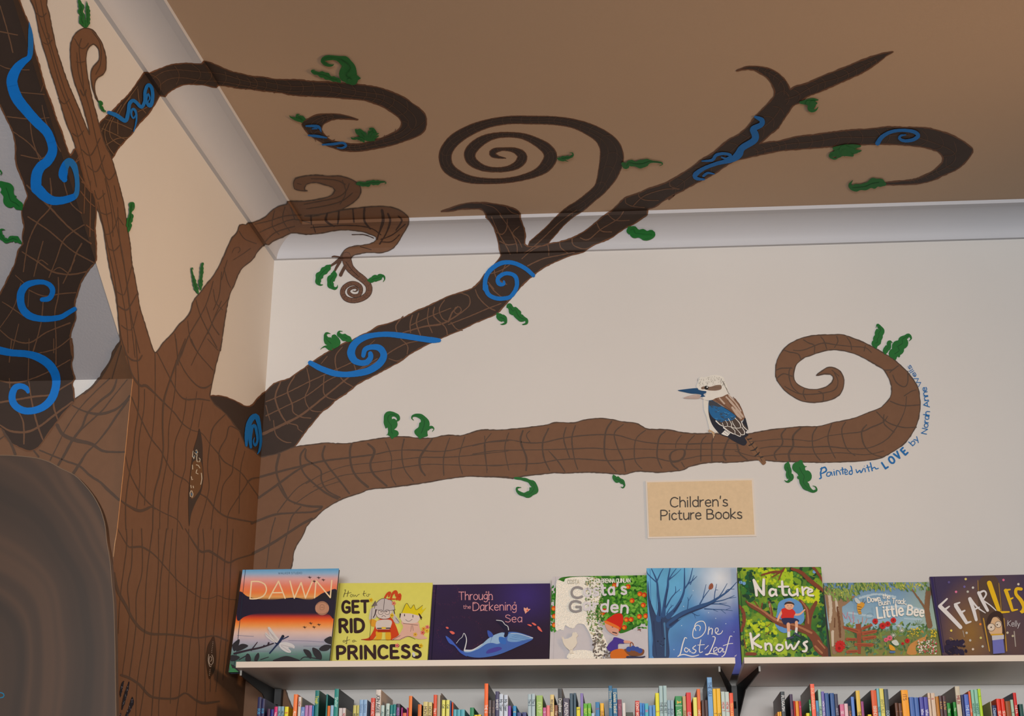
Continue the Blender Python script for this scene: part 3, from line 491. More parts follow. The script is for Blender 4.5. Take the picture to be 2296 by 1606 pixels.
tw = T('''F 905,745,78 912,790,78 935,845,70 985,895,62 1045,940,58 1088,985,54 1100,1030,54 1082,1075,50 1030,1110,46 960,1124,44 900,1106,44 872,1060,42 885,1015,40 930,982,38 980,978,36 1022,1005,36 1028,1045,34 1010,1078,30 965,1083,28 930,1063,28 926,1035,26 950,1016,25 985,1012,22 1000,1030,15 982,1046,7 958,1042,4''')
twp = Paint(ALL, B2+.0002); twp.strokes([[(x, y, w+.6) for x, y, w in tw]], (70, 52, 44), step=1.5, jit=.15); twp.strokes([[(x, y, max(.5, w-2)) for x, y, w in tw]], (106, 76, 60), step=1.5, jit=.2)
twp.strokes(TS('''F 850,750,10 800,745,14 782,750,10/860,765,40 810,800,24 765,830,16/850,790,26 820,840,22 800,880,16/895,830,30 872,870,28 855,905,30'''), (86, 62, 50), step=1.5)
two = twp.build('twig', INK, tree); two['label'] = 'thin brown twig curling into a tiny spiral below the back cornice, with three stubs'
marks('bark_lines', lattice(tw, 1, .8, .7, 5, .3), (70, 50, 42), two, B3)
# --- dark left limb on the underside of the stair, spilling onto left wall and alcove face
txt_dark_left = '''P -80,-60 A 140,-60 165,0 200,90 250,210 280,330 300,440 340,570 370,690 400,780 450,910 480,1010 530,1130 560,1230 605,1330 650,1275 700,1440 745,1600 B 800,130 822,215 825,320 815,430 825,560 825,700 815,720 770,770 730,830
690,900 655,1010 640,1080 650,1190 635,1240 605,1330 605,1430 625,1530 C 612,0 625,90 625,160 612,220 630,300 642,340 620,380 632,450 635,500 635,540 560,620 490,710 430,790 390,850 330,930 280,958 230,960 160,930 90,890 30,830 0,765 P -90,920 P -90,700
B -60,1060 20,950 50,890 90,810 125,740 140,680 160,610 195,560 190,500 205,420 195,360 185,280 210,215 235,150 215,90 195,20 A 165,1480 135,1380 130,1230 100,1110 50,1010 0,900 -60,800'''
dl = limb('branch', txt_dark_left, DK, DKR, B2+.0003, 3.4, 5, 'very dark painted limb with blue spirals under the sloping stair soffit at far left')
marks('bark_lines', TS('''B 240,330,12 420,450,12 620,620,12 800,720,12/230,60,14 400,220,16 540,370,14 640,460,14 780,560,14/430,0,10 440,120,12 430,250,12 320,380,12 240,560,10 200,800,10/540,0,9 600,200,10 700,300,10/720,400,12 620,460,12 540,540,12 480,700,10 420,850,10/370,540,9 330,680,10 290,840,9/700,560,14 650,650,12 600,800,10
/190,630,10 330,720,12 450,800,14 600,825,14 740,800,12/310,740,8 350,700,9 410,740,9/460,790,8 510,765,9 580,810,9/250,960,10 380,1010,10 520,990,10 650,980,9/0,1300,9 100,1380,10 250,1410,12 400,1320,10 600,1240,12/20,1060,8 100,1110,10 200,1180,9/130,830,7 230,920,8/500,850,9 500,1000,10 470,1160,9 480,1350,9 480,1600,9/250,950,7 240,1100,8
/370,1050,9 350,1250,10 280,1500,10/640,700,10 540,900,9/160,1250,8 100,1500,9/700,30,9 750,60,9/0,1280,8 120,1100,8 180,900,8/600,1370,9 480,1460,9 330,1500,9
A 0,50,10 60,250,10 110,450,10/0,270,10 150,300,10/0,560,9 80,590,9 250,600,9/150,790,9 380,810,9/60,1000,10 250,1020,10 420,1010,8/100,1120,10 250,1230,10 350,1350,10/260,1050,9 280,1200,10 350,1400,9/180,1330,9 350,1360,10 420,1300,9/360,900,7 400,1060,8 520,1300,8/380,700,7 350,790,7/640,1400,9 700,1350,9/650,1450,8 740,1606,9/700,1300,8 640,1400,8
C 0,360,10 100,375,16 220,360,10 400,290,10 600,180,9/0,545,16 150,520,16 300,495,16 430,480,16 520,430,14 620,370,12/0,740,12 90,790,18 220,800,20 340,750,18 470,650,18 620,540,14/80,340,8 85,420,10/245,350,8 275,550,14 310,700,16 350,820,14 370,870,10/150,610,10 200,720,14 205,900,12/455,510,14 465,600,16 495,690,12/100,0,8 80,200,9/250,0,8 240,350,9/460,0,8 460,120,8
B 700,0,8 760,100,9 800,130,8/730,0,7 720,300,8/780,20,7 770,500,9/740,400,9 800,450,9/690,110,9 760,200,10 810,240,9'''), (104, 74, 54), dl, B3+.0002, jit=.35)
# alcove face: dark bark strokes of the trunk
marks('bark_lines', TS('''C 1030,20,14 930,220,16 860,340,14/850,340,22 790,410,18 720,470,14/940,340,10 820,450,9 680,600,8 560,780,8 500,900,9 430,1040,12/1000,350,14 960,450,20 850,540,18 750,640,18 700,760,18 620,870,22 560,980,22 500,1080,20/1090,350,8 950,520,9 880,610,12 760,720,12 640,830,10/620,570,10 720,620,14 850,645,24 980,610,20 1060,550,16 1110,490,18
/1100,520,16 1000,660,18 920,780,16 830,890,12 740,980,14 690,1060,22 630,1150,26/490,740,30 540,820,30 650,870,34 780,900,28 880,960,22 980,970,18 1070,970,14/340,955,12 450,1000,14 570,1050,16 680,1090,18 770,1170,20 860,1230,20 920,1290,26 1020,1380,22/20,780,14 90,890,22 130,990,24/290,960,16 330,1010,18/0,860,14 40,830,10/1040,60,9 960,340,9'''), LTD, tk, B3, jit=.3)
marks('bark_lines', TS('C 1138,345,5 1105,650,5 1072,990,6 1008,1600,6 D 985,120,6 972,240,4'), (196, 148, 104), tk, B4, jit=.1)  # pale line on the wall corner: its edge highlight put into paint, not bark
# --- small pod shapes and dotted marks on the trunk
po = Paint(ALL, B3+.0004)
po.poly(T('C 1710,770 1735,900 1738,1050 1745,1180 1725,1310 1680,1400 1640,1500 1622,1606 1615,1400 1622,1250 1638,1100 1660,950 1690,850'), (60, 48, 42), 4)
po.poly(T('C 1660,1050 1720,1050 1738,1150 1725,1260 1690,1330 1640,1370 1628,1250 1640,1130'), (104, 74, 46), 4)
po.strokes(TS('''C 1655,960 1650,1010 1660,1020/1675,960 1685,950 1695,975 1680,990 1668,975/1670,1000 1660,1030/1690,990 1685,1020 1688,1050 1695,1055/1705,1020 1715,1030 1712,1055 1700,1052/1650,1080 1652,1120/1640,1180 1645,1210 1655,1205/1680,1080 1700,1085 1715,1110/1690,1120 1680,1150 1700,1160/1725,1150 1730,1200 1720,1250/1636,1255 1640,1280/1655,1260 1660,1280
/1640,1300 1628,1320 1630,1350 1650,1358 1655,1330 1645,1302''', 6), (205, 205, 195), jit=.2)
po.strokes(TS('C 1640,1320 1645,1345/1682,965 1686,980/1665,1005 1662,1015', 7), (60, 130, 190))
po.build('painted_pod', INK, tree)['label'] = 'slim dark pod filled with fine white and blue marks'
po = Paint(ALL, B3+.0004)
po.poly(T('D 1835,920 1850,1000 1855,1100 1845,1200 1815,1260 1795,1290 1780,1230 1765,1120 1780,1010 1810,950'), (62, 42, 26), 4)
po.strokes(TS('''D 1805,1140 1815,1120 1812,1100 1798,1095 1792,1120 1795,1155 1810,1170 1825,1150 1828,1110 1815,1080/1790,1075 1785,1130 1798,1180 1812,1182''', 4), (200, 195, 190))
po.dots([(T('D %d,%d' % (x, y))[0]+(.7,)) for x, y in ((1825,970),(1824,985),(1822,1000),(1820,1015),(1818,1030),(1816,1045),(1815,1060),(1800,1210),(1798,1225),(1797,1240),(1795,1255))], (210, 205, 200))
po.build('painted_pod', INK, tree)['label'] = 'slim dark pod holding a small white spiral'
r_ = random.Random(4)
for st, dots_ in (('D 1062,1305,6 1045,1350,22 1035,1410,16 1032,1445,4', [(1045,1370)]), ('D 1108,1310,6 1090,1380,22 1065,1470,26 1045,1550,8', [(1090,1370),(1075,1440),(1060,1500)]), ('D 1135,1445,8 1132,1490,34 1110,1550,26 1085,1606,22 1070,1660,20', [(1132,1480),(1115,1530),(1095,1580)]), ('D 1035,1580,6 1030,1640,12', [(1032,1610)])):
    fe = Paint(ALL, B3+.0004); fe.strokes([T(st)], (14, 16, 34), step=2, jit=.6)
    fe.dots([(T('D %f,%f' % (x+r_.uniform(-7, 7), y+r_.uniform(-22, 22)))[0]+(.5,)) for x, y in dots_ for _ in range(7)], (150, 160, 190), 6)
    fe.build('painted_feather', INK, tree)

# --- blue spirals painted over the wood
blues = [
 ('long blue ribbon ending in a hook, under the stair soffit', 'A 250,190,4 262,300,42 262,420,46 250,490,44 200,530,62 150,580,78 112,650,92 104,720,95 145,840,96 230,950,90 320,1050,86 400,1130,80 440,1220,76 450,1300,80 410,1380,82 350,1430,85 315,1500,92 310,1606,92 B 330,100,95 385,155,86 450,190,76 530,190,66 610,168,60 650,140,46 662,80,40 A 658,1520,40 635,1425,55 592,1385,62 555,1430,70 540,1500,78 553,1540,50'),
 ('blue hook spiral in the middle of the dark left limb', 'B 360,1040,38 420,1030,45 450,980,45 440,930,45 390,895,40 320,890,45 240,910,55 190,960,65 175,1030,65 190,1110,65 240,1170,65 320,1200,55 420,1205,50 520,1190,45 590,1150,40 640,1120,38'),
 ('blue hook spiral low on the dark left limb', 'C -60,90,60 0,100,65 100,120,60 230,130,60 330,160,70 420,220,75 475,310,75 480,400,70 450,500,70 390,570,65 310,610,60 220,618,60 150,590,60 110,540,62 105,480,60 130,420,55 180,405,48 225,425,45 240,455,30'),
 ('narrow blue spiral where the limb meets the room corner', 'C 2112,915,20 2115,830,36 2130,740,44 2165,675,46 2200,670,44 2225,760,30 2235,870,24 2225,950,18 2208,985,8/C 2150,930,22 2145,840,32 2160,760,30 2185,745,26 2200,800,24 2207,870,22 2187,915,20 2172,880,13 2180,850,9'),
 ('large double blue spiral on the dark limb of the back wall', 'H 595,435,42 640,460,46 700,490,50 800,525,52 900,535,48 1000,525,55 1100,500,60 1190,440,62 1225,370,58 1190,310,55 1120,300,45 1065,322,42 1050,375,36/H 1700,242,34 1640,240,50 1560,230,50 1400,205,50 1250,190,46 1130,200,45 1040,225,55 970,280,62 945,350,68 970,410,60 1020,435,50 1080,430,50 1112,390,46 1110,355,40'),
 ('round blue spiral just under the back cornice', 'G 978,1482,34 925,1434,36 860,1395,36 790,1372,36 710,1375,38 640,1410,40 590,1460,40 567,1520,38 562,1606,36 F 2097,990,38 2110,1050,38 2140,1085,36 2200,1107,36 2270,1105,36 P 1145,665,9 P 1155,652,9.5 G 838,1560,36 828,1500,36 790,1470,34 730,1468,34 680,1500,36 675,1540,38 700,1560,36 728,1555,25 725,1532,16'),
 ('small wavy blue line and coil beside the left cornice', 'A 935,965,32 1000,990,35 1075,1035,34 1100,960,32 1110,890,32 1140,862,30 1170,880,28 1212,918,30 1240,870,28 1245,780,28 1272,728,30 1302,760,30 1308,840,30 1290,905,35 1265,890,28 1255,850,18 1270,805,16 1284,840,13 1272,868,8/A 1145,1130,6 1165,1060,14 1170,1000,16 1160,950,22 1135,935,20 1125,980,16 1145,1015,14 1160,990,10'),
 ('three short blue strokes on the hooked ceiling branch', 'E 560,775,14 620,775,24 670,785,26 688,825,8/E 610,800,8 650,795,16/E 580,855,14 650,862,24 735,876,12/E 700,935,14 790,930,22 870,920,20 902,942,20 870,963,18 825,960,8'),
 ('jagged blue line with two coils on the right ceiling limb', 'I 600,565,18 645,588,35 640,620,36 585,650,42 600,690,50 590,730,46 510,780,45 480,830,55 430,865,36 330,890,26 240,925,26 185,965,35 190,992,26 245,1000,12/I 230,872,10 300,865,20 330,830,22 390,820,20 430,835,20 400,855,16 365,845,10/I 240,975,18 270,955,16 315,962,8'),
 ('small blue coil on the far right ceiling branch', 'I 1450,748,34 1480,705,28 1540,670,24 1620,658,22 1700,668,25 1732,695,28 1700,722,25 1640,732,22 1602,715,20 1612,695,15 1645,690,8'),
]
for lab, tx in blues:
    for a in tx.split('/'):
        p = Paint(ALL, B4); p.strokes([T(a)], BL, step=2.5, jit=.22, fat=True); o = p.build('blue_spiral', INK, tree)
        if '/' not in tx: o['label'] = lab
# --- leaves: a spine with changing width gives the wavy, curl-tipped outline
leaves = [
 'A 735,238,6 715,200,50 700,165,50 708,130,40 690,100,40 700,70,46 690,40,42 680,10,24 672,-10,12', 'A 740,238,5 752,200,36 755,140,36 752,80,36 745,30,12 742,8,4',
 'A 845,868,10 868,882,34 862,905,24 880,935,26 895,955,12 906,948,8 902,968,5', 'B 1100,460,8 1108,420,40 1105,380,46 1122,330,48 1118,300,24 1125,260,34 1128,222,38 1145,215,18 1150,250,11 1143,275,5',
 'B 1700,990,8 1685,950,38 1672,910,34 1663,870,30 1650,820,16 1643,780,13 1652,768,8 1656,785,4', 'B 1722,960,8 1720,900,38 1725,850,24 1730,800,30 1732,750,24 1740,725,11 1748,740,4',
 'B 190,272,6 165,240,70 130,210,90 90,190,110 70,130,110 50,80,100 10,50,60 -30,50,30', 'B 186,560,6 150,530,50 110,515,50 60,535,40 20,510,44 0,470,40 10,440,20 42,440,3', 'A -10,1450,14 12,1480,12 2,1500,6',
 'E 905,405,10 950,375,110 900,340,120 930,300,130 935,260,90 880,215,75 800,190,40 725,195,45 702,220,35 740,250,28 780,255,18 797,245,5', 'E 930,385,40 985,365,60 1020,365,16',
 'E 855,403,8 830,380,40 770,365,42 720,340,60 660,325,34 615,310,26 610,297,13 640,295,3', 'E 555,715,8 520,712,58 490,700,40 483,678,18 505,675,4', 'E 525,735,24 470,715,26 430,700,12 415,685,3',
 'E 1060,915,6 1040,895,30 1000,880,24 960,885,16 943,872,4', 'E 1110,895,20 1060,870,60 1030,835,60 995,818,36 980,802,6', 'E 1140,895,20 1110,870,70 1130,825,66 1127,800,28 1102,800,12 1114,790,4', 'E 1120,850,50 1185,840,4', 'E 1130,880,40 1180,860,8',
 'F 990,125,10 1020,120,40 1050,128,34 1085,125,48 1115,112,36 1160,115,44 1200,108,22 1235,108,10 1245,118,8 1230,125,3',
 'F 765,822,16 740,848,60 702,880,56 670,920,60 663,965,44 680,990,18 704,987,3', 'F 800,876,22 795,910,60 768,950,60 770,990,54 800,1020,28 825,1010,12 829,990,4',
 'F 1090,950,15 1120,948,50 1145,935,52 1180,930,54 1200,915,38 1225,915,20 1232,940,11 1218,965,3',
 'H 782,325,8 760,305,44 720,295,14 680,319,3', 'H 800,305,20 775,270,70 735,232,56 725,195,24 740,180,17 769,185,3', 'H 800,300,30 820,262,70 800,215,50', 'H 946,245,20 912,226,60 868,210,50 840,190,34 845,165,13 872,165,3',
 'H 1297,1076,24 1300,1045,95 1288,1010,62 1290,970,100 1262,935,90 1265,890,66 1300,875,44 1340,890,34 1350,920,24 1328,938,6',
 'H 1535,1080,20 1545,1040,112 1565,990,92 1575,940,70 1550,900,50 1510,885,28 1475,890,18 1465,910,12 1482,928,4', 'H 1600,1005,24 1630,985,22 1655,1000,10 1640,1025,3',
 'H 2195,8,10 2225,45,70 2258,58,46 2270,90,24 2240,105,10 2225,103,3', 'P 1136,690,2 P 1142,686,12 P 1150,698,16 P 1155,694,14 P 1162,708,18 P 1170,714,14 P 1180,717,8 P 1180,725,5 P 1171,728,2',
 'G 1185,480,10 1220,485,42 1250,475,34 1290,470,24 1318,450,17 1310,432,9 1285,433,3', 'G 1235,490,15 1278,508,4',
 'G 1745,525,28 1775,545,52 1795,520,40 1820,520,50 1860,528,52 1920,525,76 1960,508,44 2010,508,17 2070,515,15 2085,530,8 2053,546,3',
 'G 1795,1065,12 1810,1095,70 1840,1085,60 1850,1120,80 1900,1125,76 1955,1130,70 1990,1130,62 1975,1160,38 1930,1172,20 1905,1160,12 1928,1150,3',
 'I 915,465,18 960,462,36 1000,447,28 1036,447,8', 'I 970,468,40 1025,470,14', 'I 1000,475,50 985,510,42 1015,520,17 1038,495,4',
 'I 1150,785,26 1220,790,66 1290,772,34 1330,768,12', 'I 1220,800,80 1290,805,36 1339,800,6', 'I 1220,812,50 1275,832,20', 'I 1190,815,60 1140,825,40 1118,840,14 1150,857,13 1182,845,4',
 'I 1497,1032,28 1460,1022,62 1410,1030,66 1370,1048,46 1320,1055,48 1275,1058,42 1258,1035,20 1278,1005,3',
 'J 362,735,18 410,740,24 470,755,30 520,790,52 525,830,72 485,872,56 430,875,34 385,850,24 380,820,17 416,815,4', 'J 1203,706,6 1222,740,50 1262,755,44 1290,775,30 1300,800,15 1285,818,11 1268,808,3',
 'K 1735,250,18 1730,215,64 1750,205,60 1745,180,60 1760,160,70 1757,135,64 1775,110,58 1760,80,30 1745,65,13 1735,92,3', 'K 1810,297,18 1815,265,50 1838,240,38 1840,215,40 1850,200,17 1869,212,3',
 'K 1888,335,28 1885,300,90 1925,270,70 1910,240,90 1950,215,90 1945,185,50 1975,165,44 2000,150,24 2018,175,13 1998,198,4', 'K 1030,1170,12 1022,1210,60 1035,1238,38 1035,1270,58 1050,1300,44 1025,1328,17 998,1316,3',
 'K 1130,1170,36 1120,1210,108 1140,1255,80 1160,1285,104 1150,1330,70 1170,1360,60 1195,1385,36 1228,1405,24 1256,1395,17 1250,1370,10 1226,1360,3',
]
for i, tx in enumerate(leaves):
    pts = T(tx); p = Paint(ALL, B4+(i % 3)*.0004)
    if len(pts) > 4:
        cc_ = cr(pts, 1.3); wm = max(q[2] for q in pts); sl = 0; fine = []
        for k, q in enumerate(cc_):
            if k: sl += math.hypot(*(q-cc_[k-1])[:2])
            fine.append((q[0], q[1], q[2]*(1+.15*math.sin(sl*2*math.pi/(wm*.95))*min(1, q[2]/(wm*.5)))))
        p.strokes([fine], GR, step=50, jit=.15, fat=True)
    else: p.strokes([pts], GR, step=2, jit=.35, fat=True)
    o = p.build('leaf', INK, tree)
    if len(pts) > 4:
        marks('leaf_vein', [[(q[0], q[1], max(.5, min(1.2, q[2]*.07))) for q in pts[1:-2]]], (20, 78, 34), o, B4+.0013)
# ================================================================== painted bird
bird = thing('painted_bird', 'painted white, brown and blue kingfisher bird perched on the long branch, facing left', 'mural', onY(1610, 1000, 0))
WB = facets['back']
def bp(name, fn, base=.0018):
    p = Paint(WB, base); fn(p); return p.build(name, INK, bird)
WH = (214, 212, 204)
def f_body(p):
    p.poly(T('L 520,500 545,520 590,540 640,560 620,700 640,800 680,900 740,1000 700,1005 640,985 610,960 590,880 560,760 530,680 520,600'), WH, 2)
    p.poly(T('L 640,500 760,470 870,430 960,490 1040,560 1090,640 1130,750 1140,780 1110,815 1075,830 1000,760 900,680 800,600 700,545'), (126, 92, 70), 2)
    p.strokes(TS('L 860,470,26 960,580,30 1040,680,36 1110,770,26/900,450,20 1000,560,22 1080,680,20/760,490,22 830,570,26/950,630,34 1020,720,44 1080,790,30'), (186, 166, 150), jit=.5)
    p.strokes(TS('L 700,500,14 800,580,18 900,650,18 980,720,16/880,520,10 940,600,12/960,470,9 1040,560,10 1100,680,9'), (104, 72, 54), jit=.5)
def f_wing(p):
    p.poly(T('L 610,512 700,550 800,610 900,670 980,730 1020,770 1060,830 1100,850 1140,780 1165,850 1190,960 1170,975 1150,1010 1190,1030 1140,1080 1170,1150 1130,1200 1050,1175 930,1110 880,1075 780,1040 700,960 640,870 600,750 590,620'), (30, 32, 44), 2)
    p.poly(T('L 720,800 1000,770 1075,830 1190,960 1185,975 1150,960 1140,1030 1070,1065 980,1025 880,985 800,910'), (74, 62, 56), 2)
    p.poly(T('L 612,520 700,560 800,620 900,680 1000,760 960,810 900,830 830,830 790,850 700,810 640,760 600,680 595,600'), (26, 96, 150), 2)
    p.poly(T('L 612,525 700,560 780,610 740,620 660,600 605,600'), (58, 62, 70), 2)
    r = random.Random(2); a = []
    for k in range(46):
        x = r.uniform(610, 960); y = 590+(x-610)*.42+r.uniform(0, 190)
        if y < 830: a.append(T('L %f,%f,7 %f,%f,9 %f,%f,7' % (x, y, x+18, y+16, x+38, y)))
    p.strokes(a[:26], (52, 60, 66)); p.strokes(a[26:], (60, 140, 200))
    p.strokes(TS('''L 705,830,18 760,885,12 820,915,8/820,915,6 800,860,10/820,915,6 880,910,10 875,870,8 845,820,6/880,910,6 935,920,9 940,880,9 890,795,8/935,920,6 1000,940,9 960,870,8 945,830,7/1000,935,6 1070,935,11 1065,870,10 990,785,10/820,930,20 900,990,14 990,1030,10 990,980,9 930,920,8
/990,1030,8 1070,1065,10 1080,1030,9 1000,940,8/1075,1035,8 1130,1035,13 1135,990,12 1090,925,10/1085,840,10 1120,920,12 1185,975,10'''), (226, 224, 218), jit=.15)
    p.poly(T('L 800,1010 840,970 920,1015 880,1060 830,1045 785,1025'), (226, 224, 218)); p.strokes(TS('L 820,995,5 880,1040,5/845,980,5 905,1025,5'), (60, 60, 66))
def f_head(p):
    p.poly(T('L 420,330 415,300 440,250 450,200 480,170 520,175 560,165 620,150 690,140 760,150 820,180 840,230 870,300 885,380 890,420 850,440 800,465 700,490 650,515 560,520 510,500 500,480 540,450 560,390 470,370'), (218, 216, 208), 2)
    r = random.Random(8); a = []
    for k in range(75):
        t = r.uniform(0, 1); x = 425+t*430; y = 150+r.uniform(0, 120)+abs(t-.5)*60
        a.append(T('L %f,%f,4 %f,%f,2' % (x, y, x-r.uniform(4, 12), y+r.uniform(12, 24))))
    for k in range(16):
        y = 230+k*12; x = 800+k*6; a.append(T('L %f,%f,7 %f,%f,3' % (x, y, x+r.uniform(10, 22), y+20)))
    p.strokes(a, (96, 88, 74), sharp=True)
    p.poly(T('L 485,325 540,310 620,318 700,295 770,290 790,310 780,355 700,375 600,372 540,355 490,355'), (124, 100, 84), 2)
    p.strokes([T('L %d,%d,3 %d,%d,2' % (x, 320+(x % 7)*3, x+24, 318+(x % 5)*4)) for x in range(600, 770, 12)], (98, 76, 62))
    p.dots([T('L 562,332')[0]+(4.6,)], (26, 22, 20), 16); p.dots([T('L 573,324')[0]+(1.5,)], (235, 235, 235), 10)
def f_beak(p):
    p.poly(T('L 135,372 260,352 420,338 440,362 500,380 560,385 550,410 520,425 520,445 545,465 480,470 465,478 485,440 440,425 330,418 220,395'), (22, 70, 112), 1.5)
    p.poly(T('L 215,488 300,455 400,432 450,435 475,455 450,495 330,500'), (178, 160, 152), 2); p.strokes(TS('L 300,470,8 420,450,9/470,488,7 520,505,6'), (196, 180, 176))
def f_tail(p):
    p.poly(T('L 1090,1040 1180,1020 1240,1110 1310,1200 1360,1290 1450,1430 1450,1470 1410,1492 1370,1450 1300,1370 1220,1270 1150,1170 1100,1090'), (122, 88, 62), 2)
    p.strokes(TS('L 1130,1040,6 1240,1190,7 1330,1320,6 1400,1440,6'), (48, 38, 32))
    p.strokes(TS('''L 1140,1070,18 1185,1040,18/1180,1110,20 1235,1095,20/1200,1200,18 1240,1185,22 1270,1150,14/1230,1275,14 1290,1265,24 1320,1225,18/1290,1355,14 1330,1330,26 1355,1300,16/1370,1385,12 1410,1370,16'''), (44, 38, 36), jit=.4)
def f_foot(p): p.strokes(TS('L 600,970,16 640,990,22 665,1030,18 665,1090,7/640,985,20 675,1010,22 680,1060,6/585,985,10 620,980,12/600,1000,9 625,990,10/700,1010,7 730,1008,5'), (180, 152, 120), jit=.5)
bp('tail', f_tail); bp('body', f_body, .0019); bp('wing', f_wing, .0022); bp('head', f_head, .0024); bp('beak', f_beak, .0029); bp('foot', f_foot, .0024)
# ================================================================== painted handwriting
hw = thing('painted_lettering', 'blue handwritten line reading Painted with LOVE by, curving around the branch end', 'lettering', onY(2000, 1020, 0))
p = Paint(WB, .0006)
BT = (24, 104, 170)
p.strokes(TS('''K 1300,1215,12 1290,1260,12 1295,1295,12 1282,1303,10/1290,1225,10 1325,1212,13 1335,1240,12 1300,1262,9/1370,1250,7 1345,1255,8 1340,1280,8 1365,1280,8 1375,1250,8 1385,1280,7/1398,1245,9 1402,1275,9/1396,1228,6 1398,1232,6/1420,1275,8 1418,1240,9 1440,1245,8 1450,1270,8
/1465,1215,9 1470,1265,10/1445,1235,7 1495,1225,7/1480,1255,7 1505,1250,7 1500,1232,7 1485,1240,8 1490,1268,8 1510,1265,7/1545,1240,8 1525,1243,9 1522,1265,9 1545,1262,8 1535,1205,9 1528,1200,7
/1575,1230,8 1585,1255,10 1605,1235,8 1615,1255,9 1635,1220,8/1645,1222,9 1650,1248,9/1640,1200,6 1643,1204,6/1665,1195,8 1680,1245,9/1655,1215,7 1690,1208,7/1690,1175,9 1705,1240,10/1700,1225,8 1725,1212,8 1735,1225,9 1755,1220,8'''), BT, jit=.25, step=1.5)
def kw(text, x, y, h, width, ang):
    q = T('K %f,%f' % (x, y))[0]; nat = max(a[0] for g in glyphs(text, 0, 0, 1, track=.12) for a in g)
    write(p, text, q[0], q[1], h, BT, ang=ang, wide=width/(nat*h), track=.12*width/(nat*h), wt=.15)
for L_, x_, y_, a_ in (('L', 1812, 1222, -33), ('O', 1862, 1186, -35), ('V', 1912, 1148, -38), ('E', 1972, 1112, -44)):
    q = T('K %f,%f' % (x_, y_))[0]; write(p, L_, q[0], q[1], 15.5, BT, ang=a_, wt=.26, wide=.85)
kw('by', 2032, 1040, 12.5, 21, -46)
kw('N', 2142, 945, 12, 11, -78); kw('orah', 2152, 893, 12.5, 36, -83); kw('Anne', 2166, 726, 12.5, 45, -99); kw('Wells', 2106, 546, 9.5, 51, -121)
p.build('letters', INK, hw)
# ================================================================== paper sign
def writefit(pt, text, x, y, h, width, col, **k):
    nat = glyphs(text, 0, 0, 1, **{**k, 'wide': 1.0, 'ang': 0}); mx_ = max(q[0] for s in nat for q in s); return write(pt, text, x, y, h, col, **{**k, 'wide': width/(mx_*h), 'track': k.get('track', .16)*width/(mx_*h)})
SG = [onY(x, y, -.004) for x, y in ((1447.5, 1078.5), (1689, 1073), (1696, 1203), (1452.5, 1208))]
sign = thing('paper_sign', 'small laminated kraft card sign reading Children\'s Picture Books, fixed to the cream wall', 'sign', SG[3])
def slab(q, back):
    n = len(q); v = [tuple(a) for a in q]+[tuple(np.array(a)+np.array(back)) for a in q]
    return v, [tuple(range(n)), tuple(reversed(range(n, 2*n)))]+[(i, i+n, (i+1) % n+n, (i+1) % n) for i in range(n)]
mesh_obj('laminate', *slab(SG, (0, .003, 0)), mat('clear_laminate', (214, 204, 192), .28, spec=.5), sign)
CI = [onY(x, y, -.0046) for x, y in ((1451, 1082), (1685.5, 1077), (1692, 1199), (1455.5, 1204))]
mesh_obj('card', *slab(CI, (0, .0005, 0)), mat('kraft_card', (212, 188, 152), .6, .10, 90), sign)
p = Paint([Facet('s', CI)], .0002)
writefit(p, "Children's", 1503, 1137.5, 21.5, 128, (58, 48, 38), ang=-1.1, wt=.125)
writefit(p, "Picture Books", 1482, 1166.3, 21.5, 181, (58, 48, 38), ang=-1.1, wt=.125)
p.build('lettering', ink('print_ink', .5, .3, .03), sign)
# ================================================================== shelving
M_shelf = mat('white_shelf_board', (214, 208, 200), .45, .02, 8, .03, 120)
M_black = mat('black_steel', (26, 27, 29), .45, .05, 30)
YS = -.33
def zs(y): return 2.170-(y-YS)*(.020/.28)
def shelf_board(name, label, x0, x1, z=None, group=None):
    t = thing(name, label, 'shelf', (x0, YS, z or 2.152), group)
    if z is None:
        a, b, zz = YS, -.006, 2.152
        v = []
        for x in (x0, x1): v += [(x, a, 2.1535), (x, b, 2.1395), (x, b, zs(b)-.0), (x, a+.003, 2.1702), (x, a, 2.1695)]
        f = [(0,1,2,3,4), (9,8,7,6,5)]+[(i, i+5, (i+1) % 5+5, (i+1) % 5) for i in range(5)]
        mesh_obj('board', v, f, M_shelf, t)
    else: mesh_obj('board', *box(x0, x1, YS, -.034, z-.018, z), M_shelf, t)
    mesh_obj('edge_band', *box(x0, x1, YS-.0012, YS, (z-.018 if z else 2.1537), (z or 2.1693)), mat('shelf_edge_band', (222, 210, 196), .4), t)
    return t
xA0, xA1 = onY(530, 1484, YS)[0], onY(1648, 1474, YS)[0]; xB0 = onY(1668, 1471, YS)[0]
shelf_board('display_shelf', 'left white display shelf holding the five covers from sunset cover to blue tree cover', xA0, xA1)
shelf_board('display_shelf', 'right white display shelf starting at the green tree-climbing cover', xB0, 3.1)
ZL = 1.80
shelf_board('book_shelf', 'lower left white shelf carrying the spine-out books', xA0+.02, xA1, ZL)
shelf_board('book_shelf', 'lower right white shelf carrying the spine-out books', xB0, 3.1, ZL)
